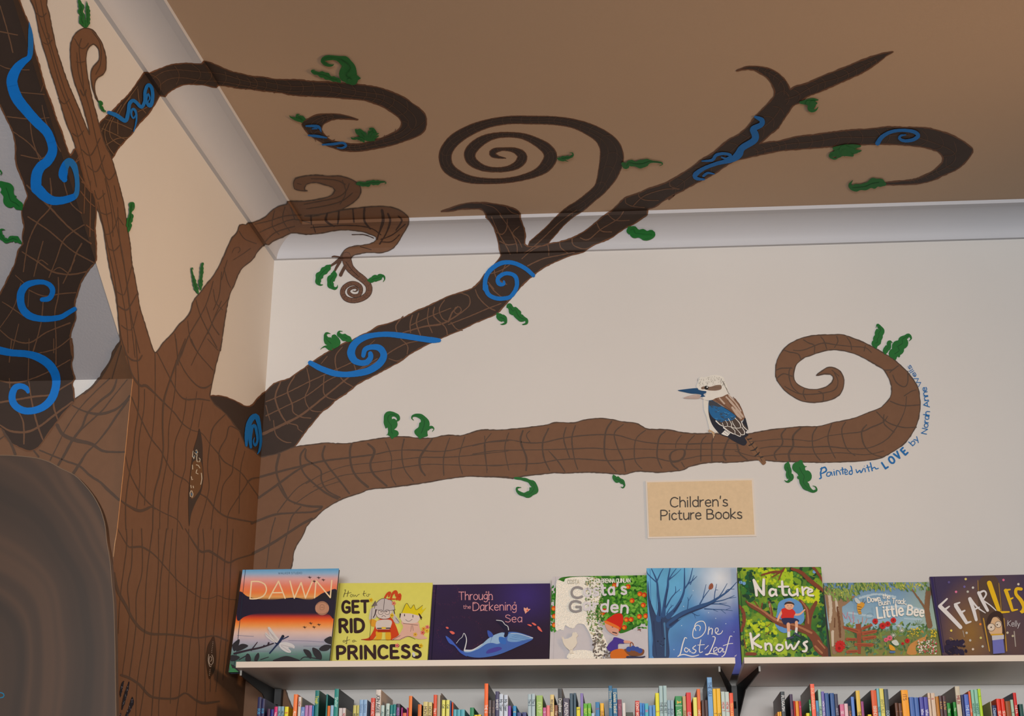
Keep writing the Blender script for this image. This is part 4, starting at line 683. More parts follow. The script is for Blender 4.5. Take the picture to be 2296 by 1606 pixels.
def post(label, px, tips, py=1560):
    X = onY(px, py, -.03)[0]; t = thing('shelf_post', label, 'shelf support', (X, -.02, .2))
    mesh_obj('post', *box(X-.012, X+.012, -.03, -.005, .1, 2.1385), M_black, t)
    sl = [box(X-.0035, X+.0035, -.0312, -.029, z-.010, z+.010) for z in np.arange(1.86, 2.12, .045)]
    mesh_obj('slot', *multi(sl), mat('slot_black', (8, 8, 8), .9), t)
    for tx in tips:
        x1 = onY(tx, 1500, -.30)[0]; x0 = X+(.009 if x1 > X+.02 else -.009)
        d = np.array([x1-x0, -.27, 0]); d /= np.linalg.norm(d); s = np.array([-d[1], d[0], 0])*.0015
        pr_ = [(x0, -.03, 2.139), (x1, -.30, 2.1508), (x1, -.30, 2.137), (x0+(x1-x0)*.35, -.03-.27*.35, 2.112), (x0, -.03, 2.05)]
        v = [tuple(np.array(q)+s) for q in pr_]+[tuple(np.array(q)-s) for q in pr_]
        b = mesh_obj('bracket', v, [(0,1,2,3,4), (9,8,7,6,5)]+[(i, i+5, (i+1) % 5+5, (i+1) % 5) for i in range(5)], M_black, t)
        mesh_obj('bracket_tip', *box(x1-.0025, x1+.0025, -.3015, -.300, 2.137, 2.1508), mat('bare_steel', (150, 150, 145), .4), b)
post('black slotted steel post with bracket under the left end of the shelves', 621, [541])
post('black slotted steel post with two splayed brackets where the shelves meet', 1647, [1613, 1703])
for px in (2700,): pass
lower_post = onY(1647, 1560, -.03)[0]
# ================================================================== face-out picture books
PR = ink('cover_print', .32, .45, .05, 60)
PM = ink('cover_print_matt', .5, .35, .05, 60)
M_page = mat('book_pages', (226, 220, 206), .8, .05, 200)
def cover_book(name, label, TL, TR, BL, BR, yb, yt, col, th=.011):
    """TL.. corners of the visible front in the photo; the book stands on the shelf at depth yb and leans back to yt"""
    h = .30; z0 = zs(yb)+.003
    pp = np.array([0, yb, z0]); up = np.array([0, yt-yb, h]); up /= np.linalg.norm(up); n = np.cross(up, np.array([1., 0, 0])); n /= np.linalg.norm(n)
    if n[1] > 0: n = -n
    c = [toplane(*q, pp, n) for q in (TL, TR, BR, BL)]
    def down(a, b): t = (z0-a[2])/(b[2]-a[2]); return a+(b-a)*t
    q = [c[0], c[1], down(c[1], c[2]), down(c[0], c[3])]
    t = thing(name, label, 'book', (q[3]+q[2])/2, 'picture books displayed face out')
    ex = (q[1]-q[0])/np.linalg.norm(q[1]-q[0]); M = mat('board_'+name+'_'+str(len(bpy.data.materials)), col, .35, spec=.4)
    fr = slab(q, -n*.0025); bk = slab([a-n*(th-.0025) for a in q], -n*.0025)
    sp_ = slab([q[0]-n*.0025, q[0]+ex*.003-n*.0025, q[3]+ex*.003-n*.0025, q[3]-n*.0025], -n*(th-.005))
    mesh_obj('cover_board', *multi([fr, bk, sp_]), M, t)
    i = [q[0]+ex*.003-up*.004, q[1]-ex*.004-up*.004, q[2]-ex*.004+up*.004, q[3]+ex*.003+up*.004]
    mesh_obj('page_block', *slab([a-n*.0025 for a in i], -n*(th-.005)), M_page, t)
    return t, [Facet('c', q)]
def bands(p, x0, x1, stops, n=60, tilt=0.0, frm='P'):
    fr = FR[frm]; ys = [fr[1]+s[0]/fr[2] for s in stops]; cs = [np.array(lin(s[1])) for s in stops]
    def g(x, y):
        y = y+(x-x0)*tilt
        if y <= ys[0]: return tuple(cs[0])
        for i in range(1, len(ys)):
            if y <= ys[i]: t = (y-ys[i-1])/(ys[i]-ys[i-1]); return tuple(cs[i-1]*(1-t)+cs[i]*t)
        return tuple(cs[-1])
    a, b = ys[0]-6, ys[-1]+60; polys = []
    for i in range(n):
        y0, y1 = a+(b-a)*i/n, a+(b-a)*(i+1)/n
        polys.append([(x0, y0), (x1, y0), (x1, y1), (x0, y1)])
    return p.convex(polys, None, g)
def wash(p, x0, x1, y0, y1, fn, n=26):
    """soft watercolour ground: colour from fn(u,v)"""
    polys = [[(x0+(x1-x0)*i/n, y0+(y1-y0)*j/n), (x0+(x1-x0)*(i+1)/n, y0+(y1-y0)*j/n), (x0+(x1-x0)*(i+1)/n, y0+(y1-y0)*(j+1)/n), (x0+(x1-x0)*i/n, y0+(y1-y0)*(j+1)/n)] for i in range(n) for j in range(n)]
    return p.convex(polys, None, lambda x, y: fn((x-x0)/(x1-x0), (y-y0)/(y1-y0)))
def mixc(a, b, t): t = max(0, min(1, t)); a, b = lin(a), lin(b); return tuple(a[i]*(1-t)+b[i]*t for i in range(3))
def scatter(p, fr, boxes, cols, n, s0, s1, seed=1, elong=2.0, ang=None, inside=None):
    r = random.Random(seed); f_ = FR[fr]; by = {}
    for k in range(n):
        bx = r.choice(boxes); x = r.uniform(bx[0], bx[2]); y = r.uniform(bx[1], bx[3])
        if inside and not inside(x, y): continue
        s = r.uniform(s0, s1)/f_[2]; a = r.uniform(0, 3.14) if ang is None else ang+r.uniform(-.5, .5)
        by.setdefault(r.randrange(len(cols)), []).append(ell(f_[0]+x/f_[2], f_[1]+y/f_[2], s, s/elong, 6, a))
    for c in by: p.convex(by[c], lin(cols[c]))
def S(p, txt, col, w=None, **k): p.strokes(TS(txt, w), col, step=k.pop('step', 2), **k)
def Y(p, txt, col, sm=0): p.poly(T(txt), col, sm)
def done(p, t, name='cover_print', m_=None): return p.build(name, m_ or PR, t)
# --- 1 sunset lake cover
t, F = cover_book('picture_book', 'tall picture book with sunset lake and dragonfly, leftmost, overhanging the shelf end', (544, 1278), (760, 1275), (511, 1518), (738, 1483), -.19, -.13, (60, 66, 82), .013)
p = Paint(F, .0002)
bands(p, 500, 770, [(75, (84, 158, 206)), (125, (140, 180, 212)), (185, (222, 166, 160)), (260, (232, 130, 100)), (330, (238, 128, 66)), (385, (226, 168, 96)), (405, (70, 50, 56)), (440, (34, 30, 50)), (560, (52, 32, 52)), (590, (196, 60, 44)), (630, (238, 108, 36)), (690, (238, 160, 86)), (760, (222, 192, 178)), (850, (178, 172, 188)), (930, (140, 156, 166)), (990, (96, 138, 128)), (1060, (72, 104, 96))], 90, 0, 'N')
Y(p, 'N 170,330 260,370 380,400 500,410 640,395 780,385 920,410 1000,380 1060,340 1120,320 1220,310 1190,600 1120,560 900,548 700,545 500,548 330,560 230,590 150,620', (36, 31, 52), 3)
Y(p, 'N 1010,400 1060,350 1120,345 1160,320 1230,330 1220,400', (34, 34, 40), 3)
S(p, 'N 150,790 330,800/700,845 900,850 1080,860/860,905 1130,905/300,960 520,960/600,1000 800,990', (120, 122, 146), 5)
writefit(p, 'DAWN', 560.5, 1343, 38.5, 184, (240, 212, 168), ang=-.8, slant=.08, wt=.075, track=.15)
writefit(p, 'WALKER STUDIO', 624, 1288, 4.4, 53, (70, 96, 120), ang=-.6, wt=.13, track=.35)
p.dots([T('N 1062,498')[0]+(15.6,)], (190, 140, 112), 24); S(p, 'N 1040,510 1042,470 1062,458 1082,470 1080,512 1062,518 1040,512/1050,490 1075,490', (110, 78, 66), 3)
S(p, 'N 1005,540 1020,555 1062,562 1100,552 1120,535/1003,460 1025,440 1062,432 1100,442 1120,462', (120, 86, 70), 5)
for x, y in ((930, 168), (1025, 172), (1075, 195), (978, 210), (940, 660), (1028, 675), (875, 703), (975, 702)): S(p, 'N %d,%d,3 %d,%d,9 %d,%d,3/%d,%d,3 %d,%d,8 %d,%d,3' % (x-20, y-6, x, y, x+20, y-4, x-4, y-16, x, y, x+5, y+16), (46, 28, 34))
Y(p, 'N 480,700 500,700 560,780 620,860 600,880 540,860 470,810 450,770 460,755 500,790', (210, 206, 204), 3); Y(p, 'N 600,880 660,860 740,880 770,910 765,930 700,920 730,960 725,975 680,970 620,930', (206, 206, 208), 3)
S(p, 'N 480,720,4 590,870,4/455,770,4 580,880,4/620,890,4 750,920,4/620,900,4 715,965,4/500,750,3 560,850,3/530,780,3 600,860,3', (160, 150, 156))
S(p, 'N 500,980,14 560,910,16 610,850,26 640,800,26/640,830,10 700,800,12/560,870,10 590,880,20', (24, 42, 78)); p.dots([T('N 642,800')[0]+(3.4,)], (30, 34, 50), 12)
S(p, 'N 120,985,22 260,950,20 400,920,18 540,875,12/300,950,14 370,860,8/480,890,12 490,870,20/430,915,12 440,900,18/170,1050,8 260,1000,10/400,1050,8 490,1020,6/830,1050,8 880,1020,8 1020,1040,10', (48, 38, 50))
for q in ('N 100,890 175,830 165,900 120,960', 'N 135,930 200,880 270,900 210,940 150,960', 'N 240,1060 250,990 280,990 300,1040 290,1070', 'N 335,1060 345,1010 380,975 388,1020 360,1070', 'N 540,1065 600,1030 680,1010 760,1030 820,1065', 'N 860,940 920,950 950,1000 940,1040 890,1000', 'N 960,920 1030,950 1060,1010 1050,1050 1000,1030 965,980', 'N 1030,930 1090,890 1160,900 1120,950 1050,955', 'N 1085,835 1160,800 1165,880 1110,870', 'N 90,1000 180,1020 130,1060 80,1060', 'N 80,1100 130,1120 190,1190 170,1200 100,1150'): Y(p, q, (44, 44, 50), 3)
for q in ('N 50,1200 110,1140 190,1210 190,1250 50,1255', 'N 60,1100 80,1095 120,1200 90,1180'): Y(p, q, (60, 128, 84), 3)
done(p, t)
spn = Paint(F, .0012); spn.strokes([T('N 240,84,5 140,1010,6 90,1240,6')], (26, 40, 60), sharp=True); spn.build('hinge_groove', PM, t)
# --- 2 yellow knight and princess
t, F = cover_book('picture_book', 'yellow picture book with a frowning helmeted child and a crowned child on its cover', (758, 1308), (970, 1307), (737, 1483), (958, 1481), -.15, -.05, (214, 208, 96))
p = Paint(F, .0002); bands(p, 720, 990, [(220, (222, 219, 104)), (1060, (222, 218, 112))], 6, 0, 'N')
S(p, 'N 1252,232,10 1160,1060,10', (176, 174, 70), sharp=True)
BKc = (56, 38, 40)
S(p, '''N 1300,305,5 1315,300,6 1290,380,6/1345,310,6 1330,375,6/1295,345,4 1350,335,5 1375,330,4/1375,350,5 1362,362,5 1370,378,5 1388,368,5 1385,350,5 1375,350,5/1400,350,5 1402,375,5 1420,355,5 1428,375,5 1450,352,5 1465,348,4
/1515,310,6 1505,360,6 1520,370,5/1495,345,5 1535,338,5/1545,350,5 1535,365,5 1550,372,5 1565,358,5 1555,345,5 1580,350,4
/1300,840,6 1285,850,6 1290,862,6 1310,855,6 1305,840,5/1335,800,6 1325,850,6 1325,880,6 1312,870,5/1310,850,5 1360,835,5/1410,840,6 1390,845,6 1388,860,6 1410,855,6 1415,840,6 1420,855,5 1435,850,4''', BKc)
def fat(p, text, x, y, h, width, col, wt=.25, ang=-1.0): writefit(p, text, x, y, h, width, col, wt=wt, ang=ang, track=.30)
fat(p, 'GET', 768, 1374, 25, 58, BKc); fat(p, 'RID', 762.5, 1417.5, 27.5, 53, BKc); fat(p, 'PRINCESS', 757, 1477.5, 27, 185, BKc)
Y(p, 'N 1480,832 1560,815 1610,740 1650,640 1720,600 1800,600 1850,680 1890,800 1880,830 1780,835 1740,740 1680,730 1600,838', (206, 70, 30), 3)
Y(p, 'N 1570,630 1600,615 1650,640 1640,690 1590,690', (222, 160, 50), 3); Y(p, 'N 1640,650 1680,625 1770,620 1810,640 1800,690 1770,730 1650,725', (214, 204, 196), 3)
Y(p, 'N 1640,750 1700,750 1700,820 1680,840 1610,838 1640,810', (226, 170, 40), 2); Y(p, 'N 1745,750 1790,750 1800,810 1790,840 1745,835', (226, 170, 40), 2); Y(p, 'N 1655,725 1790,725 1795,755 1655,755', (170, 50, 26))
S(p, 'N 1655,715,12 1790,712,12', BKc); Y(p, 'N 1700,700 1745,700 1745,720 1700,720', (226, 190, 60))
Y(p, 'N 1590,500 1650,490 1640,600 1600,610 1565,620 1570,560', (198, 190, 186), 3); Y(p, 'N 1820,500 1840,560 1890,640 1870,665 1830,640 1820,580', (198, 190, 186), 3)
Y(p, 'N 1650,510 1800,510 1805,560 1790,600 1720,612 1660,595 1640,560', (216, 202, 194), 3)
Y(p, 'N 1620,500 1635,450 1680,405 1740,395 1800,410 1830,460 1840,510 1790,520 1720,530 1650,515', (196, 188, 186), 3)
S(p, 'N 1620,502,5 1640,450,5 1690,402,5 1745,395,5 1810,420,5 1835,480,5 1840,515,5/1730,400,5 1720,520,5/1650,515,4 1720,530,4 1850,515,4/1640,560,4 1660,598,4 1720,614,4 1785,602,4 1805,560,4/1640,515,14 1630,560,10 1610,600,8/1830,520,10 1840,560,8', BKc)
Y(p, 'N 1590,480 1632,415 1655,470', (120, 110, 108)); S(p, 'N 1600,470,3 1570,830,5/1635,420,3 1600,480,3', BKc)
p.strokes([ell(*T('N 1690,540')[0], 5.6, 5.6, 16)+[ell(*T('N 1690,540')[0], 5.6, 5.6, 16)[0]], ell(*T('N 1760,540')[0], 5.6, 5.6, 16)+[ell(*T('N 1760,540')[0], 5.6, 5.6, 16)[0]]], BKc, .7, sharp=True)
p.dots([T('N 1695,538')[0]+(1.1,), T('N 1752,536')[0]+(1.1,)], BKc); S(p, 'N 1700,592,4 1722,575,4 1745,592,4', BKc)
S(p, 'N 1735,385,20 1760,345,22 1790,330,26 1775,370,20/1800,390,22 1815,345,24 1850,320,34 1860,360,36/1860,400,26 1895,350,30 1890,400,36/1770,400,16 1840,400,14', (206, 74, 34))
Y(p, 'N 1915,640 2080,640 2110,720 2150,790 2190,820 2100,830 2000,800 1900,835 1810,835 1880,790 1930,700', (222, 178, 160), 3)
Y(p, 'N 1895,590 1920,550 2080,560 2110,600 2080,650 2000,660 1930,650', (222, 206, 196), 3); Y(p, 'N 1915,550 1965,445 2010,500 2045,460 2070,515 2140,465 2130,520 2180,490 2110,580 2010,555', (224, 206, 30))
S(p, 'N 1915,550,4 1965,445,4 2010,500,4 2045,460,4 2070,515,4 2140,465,4/1945,560,9 1945,585,9/2035,570,8 2035,598,8/1955,620,4 1990,640,4 2030,615,4/1900,560,16 1895,600,8/2110,575,18 2125,620,8/2100,560,14 2130,600,10/1930,660,4 2090,680,4/2020,680,3 2010,750,3/2030,680,3 2040,740,3/1820,835,4 1900,790,4/1900,830,4 1980,800,4 2060,830,4/1850,600,4 1890,650,4/1480,835,3 1900,838,3', BKc)
for x, y, c in ((1585, 410, (226, 190, 30)), (1830, 445, (224, 130, 110)), (1810, 575, (226, 190, 40)), (1865, 898, (226, 120, 120)), (2120, 900, (226, 190, 30)), (2150, 720, (230, 160, 60)), (2190, 700, (226, 120, 120)), (2060, 780, (226, 180, 60)), (2140, 760, (224, 110, 100)), (2185, 740, (230, 190, 60))):
    f_ = T('N %d,%d' % (x, y))[0]; p.dots([(f_[0]+3*math.cos(a), f_[1]+3*math.sin(a), 1.9) for a in np.arange(0, 6.28, 1.26)], c); p.dots([f_+(1.3,)], (150, 80, 30))
p.dots([T('N 2040,985')[0]+(3.2,), T('N 2048,1005')[0]+(3.2,)], (206, 208, 216))
done(p, t)
# --- 3 dark sea, whale
t, F = cover_book('picture_book', 'wide dark purple picture book with a blue whale under pink title lettering', (971, 1311.5), (1233.5, 1308.5), (961, 1480), (1230.5, 1478.5), -.15, -.05, (50, 42, 84))
p = Paint(F, .0002)
def seaf(u, v):
    a = mixc((52, 40, 78), (44, 34, 52), v*1.1+.15*u); d = math.hypot((u-.78)*1.2, (v-.18)); b = lin((64, 50, 128)); k = max(0, 1-d*2.6)**1.2*.8
    d2 = math.hypot(u-.12, v-.75); k2 = max(0, 1-d2*2.4)*.5; c2 = lin((44, 34, 86))
    return tuple((a[i]*(1-k)+b[i]*k)*(1-k2)+c2[i]*k2 for i in range(3))
wash(p, 955, 1240, 1300, 1500, seaf)
S(p, 'O 84,190,8 34,965,8', (18, 16, 48), sharp=True)
r_ = random.Random(5); dd = []
for k in range(420):
    a = r_.uniform(0, 6.28); q = r_.choice([(190, 290, 130, 110), (330, 700, 230, 180), (560, 880, 120, 70)]); dd.append(T('O %f,%f' % (q[0]+q[2]*math.cos(a)+r_.gauss(0, 12), q[1]+q[3]*math.sin(a)+r_.gauss(0, 12)))[0]+(.35,))
p.dots(dd, (140, 66, 92), 5)
PK = (226, 160, 168)
writefit(p, 'Through', 1029, 1345.5, 17.5, 75, PK, wt=.09, ang=-.5); writefit(p, 'the', 1039, 1365.5, 8.5, 16.5, PK, wt=.10); writefit(p, 'Darkening', 1060.5, 1369.5, 18, 97, PK, wt=.09, ang=-.5); writefit(p, 'Sea', 1133, 1395.5, 16.5, 37, PK, wt=.09)
p.dots([T('O 600,268')[0]+(2.0,), T('O 892,376')[0]+(2.0,)], PK); p.dots([T('O 600,268')[0]+(1.1,), T('O 892,376')[0]+(1.1,)], (44, 34, 60))
for x, y, s in ((320, 265, 8), (470, 385, 8), (620, 345, 7), (655, 345, 6), (540, 458, 6), (600, 458, 6)): S(p, 'O %d,%d,5 %d,%d,5' % (x-s, y, x+s*2, y), PK)
Y(p, 'O 300,850 360,875 430,880 500,850 580,790 660,720 740,690 860,675 940,685 1020,710 1080,735 1075,755 1010,790 920,830 830,870 740,905 640,930 520,942 420,930 340,895', (70, 108, 186), 3)
Y(p, 'O 380,860 460,858 540,815 620,745 700,700 780,685 780,760 720,800 660,790 600,800 520,850 430,885 370,882', (150, 186, 222), 3)
Y(p, 'O 840,690 940,690 1060,735 1080,742 1000,760 900,780 820,770 820,720', (120, 164, 214), 3); Y(p, 'O 700,880 600,900 620,860 720,830 760,850', (74, 70, 160), 3); Y(p, 'O 730,730 790,740 800,800 740,790', (58, 112, 196), 3)
Y(p, 'O 180,718 240,760 290,820 340,870 400,930 330,890 270,820 215,790', (66, 100, 196), 3); Y(p, 'O 610,662 650,680 670,720 625,730', (60, 90, 180), 2)
Y(p, 'O 365,700 300,790 350,850 375,870 385,770', (34, 32, 64), 2); Y(p, 'O 700,555 780,580 825,650 815,720 780,725 790,660 740,600', (34, 34, 60), 2)
S(p, 'O 290,795,5 320,755,4 350,730,5 370,690,6 395,760,9 372,870,12/700,556,6 760,565,7 790,600,6 820,620,7 828,660,7/385,868,16 460,862,12 560,800,6/850,690,4 950,700,4 1080,740,8', (214, 220, 226))
S(p, 'O 900,700,2 1050,735,2/880,710,2 1040,745,2/860,725,2 1030,755,2/840,745,2 1000,770,2/660,720,3 640,790,2', (60, 92, 150))
Y(p, 'O 985,425 1010,435 1020,420 1030,440 1055,440 1035,460 1010,480 1000,490 995,470 985,450', (232, 170, 150)); Y(p, 'O 1010,450 1035,445 1020,470', (214, 80, 60))
for q in ('O 1020,600 1050,600 1068,615 1050,618', 'O 1065,585 1090,585 1115,605 1095,610', 'O 1125,618 1150,630 1175,675 1150,665 1130,645', 'O 180,628 200,625 212,640 195,645', 'O 220,672 250,670 275,690 250,702'): Y(p, q, (228, 108, 96), 1)
done(p, t)
# --- 4 garden cover with foil
t, F = cover_book('picture_book', 'white and green picture book with shiny foil patch, fruit tree and white hen', (1238, 1293.5), (1450, 1290), (1232, 1479), (1454, 1476), -.15, -.05, (206, 204, 206))
p = Paint(F, .0002)
bands(p, 1225, 1460, [(90, (204, 202, 206)), (960, (200, 198, 204))], 4, 0, 'O')
S(p, 'O 1312,110,5 1290,960,5', (184, 182, 188), sharp=True)
Y(p, 'O 1640,95 1900,90 2240,100 2262,250 2260,520 2180,600 2100,650 2000,690 1960,680 1900,600 1800,560 1700,560 1500,560 1400,620 1330,650 1300,600 1300,300 1340,140 1450,105', (56, 120, 40), 4)
GB = [(1480, 95, 2250, 600), (1900, 90, 2250, 640)]
scatter(p, 'O', GB, [(40, 110, 34), (70, 140, 46), (96, 164, 50), (30, 84, 30), (120, 180, 70)], 700, 14, 34, 7, 2.2)
scatter(p, 'O', [(1262, 200, 1310, 680)], [(40, 120, 34), (80, 150, 60)], 60, 14, 26, 9, 2)
for x, y in ((2060, 210), (2100, 355), (2180, 285), (2225, 295), (1920, 195), (1795, 480), (1815, 460), (2215, 400), (2175, 518), (2240, 512), (2020, 630), (2042, 550), (2090, 548), (1295, 435), (1300, 515), (1300, 605)):
    q = T('O %d,%d' % (x, y))[0]; p.dots([q+(5.6,)], (206, 60, 30), 14); p.dots([(q[0]-1.2, q[1]+1, 3.4)], (236, 140, 40), 10)
done(p, t)
foil = Paint(F, .0030)
Y(foil, 'O 1325,150 1400,160 1410,130 1500,112 1650,110 1760,130 1800,180 1780,300 1740,400 1720,500 1760,620 1800,700 1850,820 1820,880 1780,955 1700,955 1450,955 1440,905 1500,870 1600,862 1700,870 1700,800 1660,690 1600,600 1530,600 1500,640 1450,630 1410,610 1395,660 1360,650 1310,650 1310,400 1315,300', (226, 222, 208), 3)
Y(foil, 'O 1375,720 1400,750 1440,745 1480,720 1490,690 1520,680 1540,700 1540,720 1525,740 1535,790 1500,840 1480,870 1500,905 1455,910 1470,895 1455,870 1410,830 1385,780', (226, 222, 212), 0)
fo = foil.build('foil_patch', None, t) if False else None
mf = bpy.data.materials.new('foil_with_painted_glare'); mf.use_nodes = True; nt = mf.node_tree; b = nt.nodes['Principled BSDF']
tc = nt.nodes.new('ShaderNodeTexCoord'); vo_ = nt.nodes.new('ShaderNodeTexVoronoi'); vo_.inputs['Scale'].default_value = 420; nt.links.new(tc.outputs['Object'], vo_.inputs['Vector'])
bpn = nt.nodes.new('ShaderNodeBump'); bpn.inputs['Strength'].default_value = .9; bpn.inputs['Distance'].default_value = .002; nt.links.new(vo_.outputs['Distance'], bpn.inputs['Height']); nt.links.new(bpn.outputs[0], b.inputs['Normal'])
b.inputs['Base Color'].default_value = lin((253, 250, 238))+(1,); b.inputs['Roughness'].default_value = .42; b.inputs['Metallic'].default_value = 0  # near-white, non-metal base: the foil's bright glare is put into its colour
fo = foil.build('foil_patch', mf, t); fo['label'] = 'crinkled silver foil patch with glare put into its pale colour'
p = Paint(F, .0040)
scatter(p, 'O', [(1620, 120, 1800, 800)], [(120, 150, 90), (90, 120, 60), (150, 150, 130), (200, 190, 150)], 330, 6, 14, 12, 1.6, None, lambda x, y: x > 1560+abs(y-350)*.35)
scatter(p, 'O', [(1700, 640, 1900, 950)], [(110, 104, 96), (150, 140, 130), (90, 80, 80)], 160, 7, 16, 13, 1.6, None, lambda x, y: abs(x-(1640+(y-600)*.5)) < 90)
Y(p, 'O 1830,560 1880,520 1930,490 1990,490 2010,540 2000,600 1970,670 1930,640 1850,590', (206, 44, 30), 2); Y(p, 'O 1820,580 1900,600 1960,640 1950,710 1900,700 1840,650', (214, 160, 140), 2); Y(p, 'O 1830,560 1960,620 1970,650 1940,640 1820,585', (226, 120, 50), 2)
S(p, 'O 1890,625,6 1905,630,6/1900,680,10 1940,690,12', (70, 50, 50))
Y(p, 'O 1920,730 2015,760 2018,795 1960,800 1950,860 1890,880 1840,850 1860,800 1900,760', (74, 58, 150), 2); Y(p, 'O 2018,765 2080,770 2095,790 2018,790', (216, 160, 140), 2)
Y(p, 'O 1885,880 1980,850 2060,880 2060,930 2000,950 1890,955', (208, 112, 40), 2); S(p, 'O 2080,880,10 2085,790,10 2110,800,10 2110,880,10', (140, 84, 60)); Y(p, 'O 2030,850 2200,850 2225,885 2190,920 2080,920 2030,880', (126, 82, 56), 2)
p.dots([T('O %d,%d' % q)[0]+(6,) for q in ((2065, 855), (2110, 845), (2150, 855), (2180, 870))], (60, 84, 160), 12); S(p, 'O 2050,935,24 2180,940,20 2230,930,14', (60, 62, 88)); S(p, 'O 2155,655,8 2190,650,8/2170,645,5 2190,670,5', (120, 60, 50))
WT = (218, 216, 222)
for tx, x, y, h, w in (("C", 1281, 1341, 24, 24), ("osta's", 1311, 1337, 24, 93), ("G", 1277, 1372, 24, 25), ("arden", 1308, 1368, 24, 99)):
    if tx in 'CG': writefit(p, tx, x, y, h, w, (150, 148, 150), wt=.22)
    else: writefit(p, tx, x, y, h, w, WT, wt=.2, ang=-3 if 'o' in tx else 4, track=.26)
writefit(p, "COSTA", 1272.5, 1309, 8.5, 26, (190, 190, 176), wt=.14); writefit(p, "& BRENNA QUINLAN", 1342, 1307.5, 8.8, 71, (232, 232, 226), wt=.16, ang=-1)
Y(p, 'O 1375,718 1390,740 1385,715 1400,748 1430,748 1465,735 1482,715 1484,692 1495,680 1508,684 1516,678 1522,690 1535,684 1532,700 1546,710 1534,722 1526,735 1530,760 1532,790 1520,820 1500,842 1488,855 1492,885 1505,900 1475,898 1478,860 1465,858 1470,900 1455,905 1458,868 1425,840 1400,808 1388,775', (226, 220, 206))
done(p, t)
# --- 5 blue bare tree
t, F = cover_book('picture_book', 'blue picture book with a bare smiling tree and one orange leaf, straddling the shelf gap', (1449.5, 1274.5), (1651, 1273), (1455, 1476), (1661, 1470), -.12, -.07, (70, 84, 150))
p = Paint(F, .0002)
def lf(u, v):
    c = mixc((96, 170, 214), (66, 92, 176), (u*.7+v*.8-.35)*1.3); k = max(0, 1-math.hypot((u-.78)*1.15, (v-.12)*1.1)*2.3); c = tuple(c[i]*(1-k)+lin((216, 222, 228))[i]*k for i in range(3))
    k = max(0, 1-math.hypot(u-.95, v-.75)*2.2)*.7; c = tuple(c[i]*(1-k)+lin((86, 78, 168))[i]*k for i in range(3)); n = .06*math.sin(u*19+v*7)+.05*math.sin(v*23-u*11); return tuple(max(0, x*(1+n)) for x in c)
wash(p, 1445, 1665, 1268, 1515, lf)
S(p, 'Q 80,80,4 108,980,5', (40, 84, 150), sharp=True)
TR_ = (44, 82, 132); TD = (44, 66, 104)
Y(p, 'Q 60,200 80,380 120,500 160,575 200,560 230,480 240,560 300,580 370,540 440,510 420,560 350,620 290,690 270,760 275,1000 120,1000 110,800 95,650 70,500 55,350', TD, 4)
S(p, '''Q 170,600,60 180,480,36 165,340,26 150,200,18 95,70,8/150,210,14 190,120,10 220,70,6/150,215,12 60,130,10 45,90,6/220,560,46 235,420,30 265,260,24 270,180,18 290,65,10/270,200,12 310,130,9 355,70,6/275,190,12 350,130,7 405,75,4
/270,570,56 340,500,40 400,400,28 435,300,20 440,180,14 440,65,8/435,290,16 490,200,12 525,65,7/480,230,12 530,190,9 570,150,5/500,240,9 540,140,5/245,480,16 300,380,12 345,320,9 345,255,5/330,340,8 395,285,5/255,540,12 290,480,8 325,450,5/300,480,5 300,440,3
/280,660,70 400,560,64 500,510,52 600,465,42 700,430,32 800,370,22 900,300,14 985,210,6/600,440,14 640,370,10 700,290,6/630,380,9 665,235,5/780,390,12 830,320,9 885,225,5/750,390,10 760,300,7 790,295,4/755,330,8 775,230,5/860,330,10 890,290,8 960,285,5/740,420,14 840,400,10 920,370,8 960,350,5/900,380,7 980,370,4
/700,440,14 800,440,10 880,455,7 920,470,5/800,435,7 880,430,4/650,490,14 740,495,10 850,500,7 940,510,5/740,500,7 790,520,4/820,500,6 870,540,4/870,500,5 920,480,4/500,520,12 570,560,7 600,555,4/540,545,7 555,590,3/470,500,9 480,400,7 470,370,4/480,410,6 520,340,4''', TR_)
S(p, '''Q 290,660,26 420,570,22 520,520,18 640,475,12 760,420,9/180,560,14 172,420,8/235,470,10 262,280,7/330,520,14 410,410,9/120,620,12 130,800,9 150,980,8/200,600,14 210,780,8/75,400,8 120,520,10''', (36, 54, 92))
S(p, 'Q 230,640,20 240,800,14 240,980,14/380,600,12 500,540,9/150,500,6 150,300,5/205,880,5 190,870,5', (74, 124, 168))
S(p, 'Q 182,850,5 205,872,6 232,860,5', (24, 40, 70)); p.dots([T('Q 163,828')[0]+(1.7,), T('Q 231,800')[0]+(1.9,)], (20, 34, 60)); S(p, 'Q 195,825,4 205,832,4', (24, 40, 70))
Y(p, 'Q 690,280 700,240 725,222 740,245 735,275 710,290', (150, 88, 66), 2); S(p, 'Q 700,290,3 725,240,3', (90, 50, 40))
p.dots([T('Q %d,%d' % q)[0]+(1.1,) for q in ((410, 665), (430, 465), (765, 590), (870, 645), (955, 730), (330, 915), (530, 300), (400, 295), (690, 530))], (200, 220, 236))
LW = (228, 228, 226)
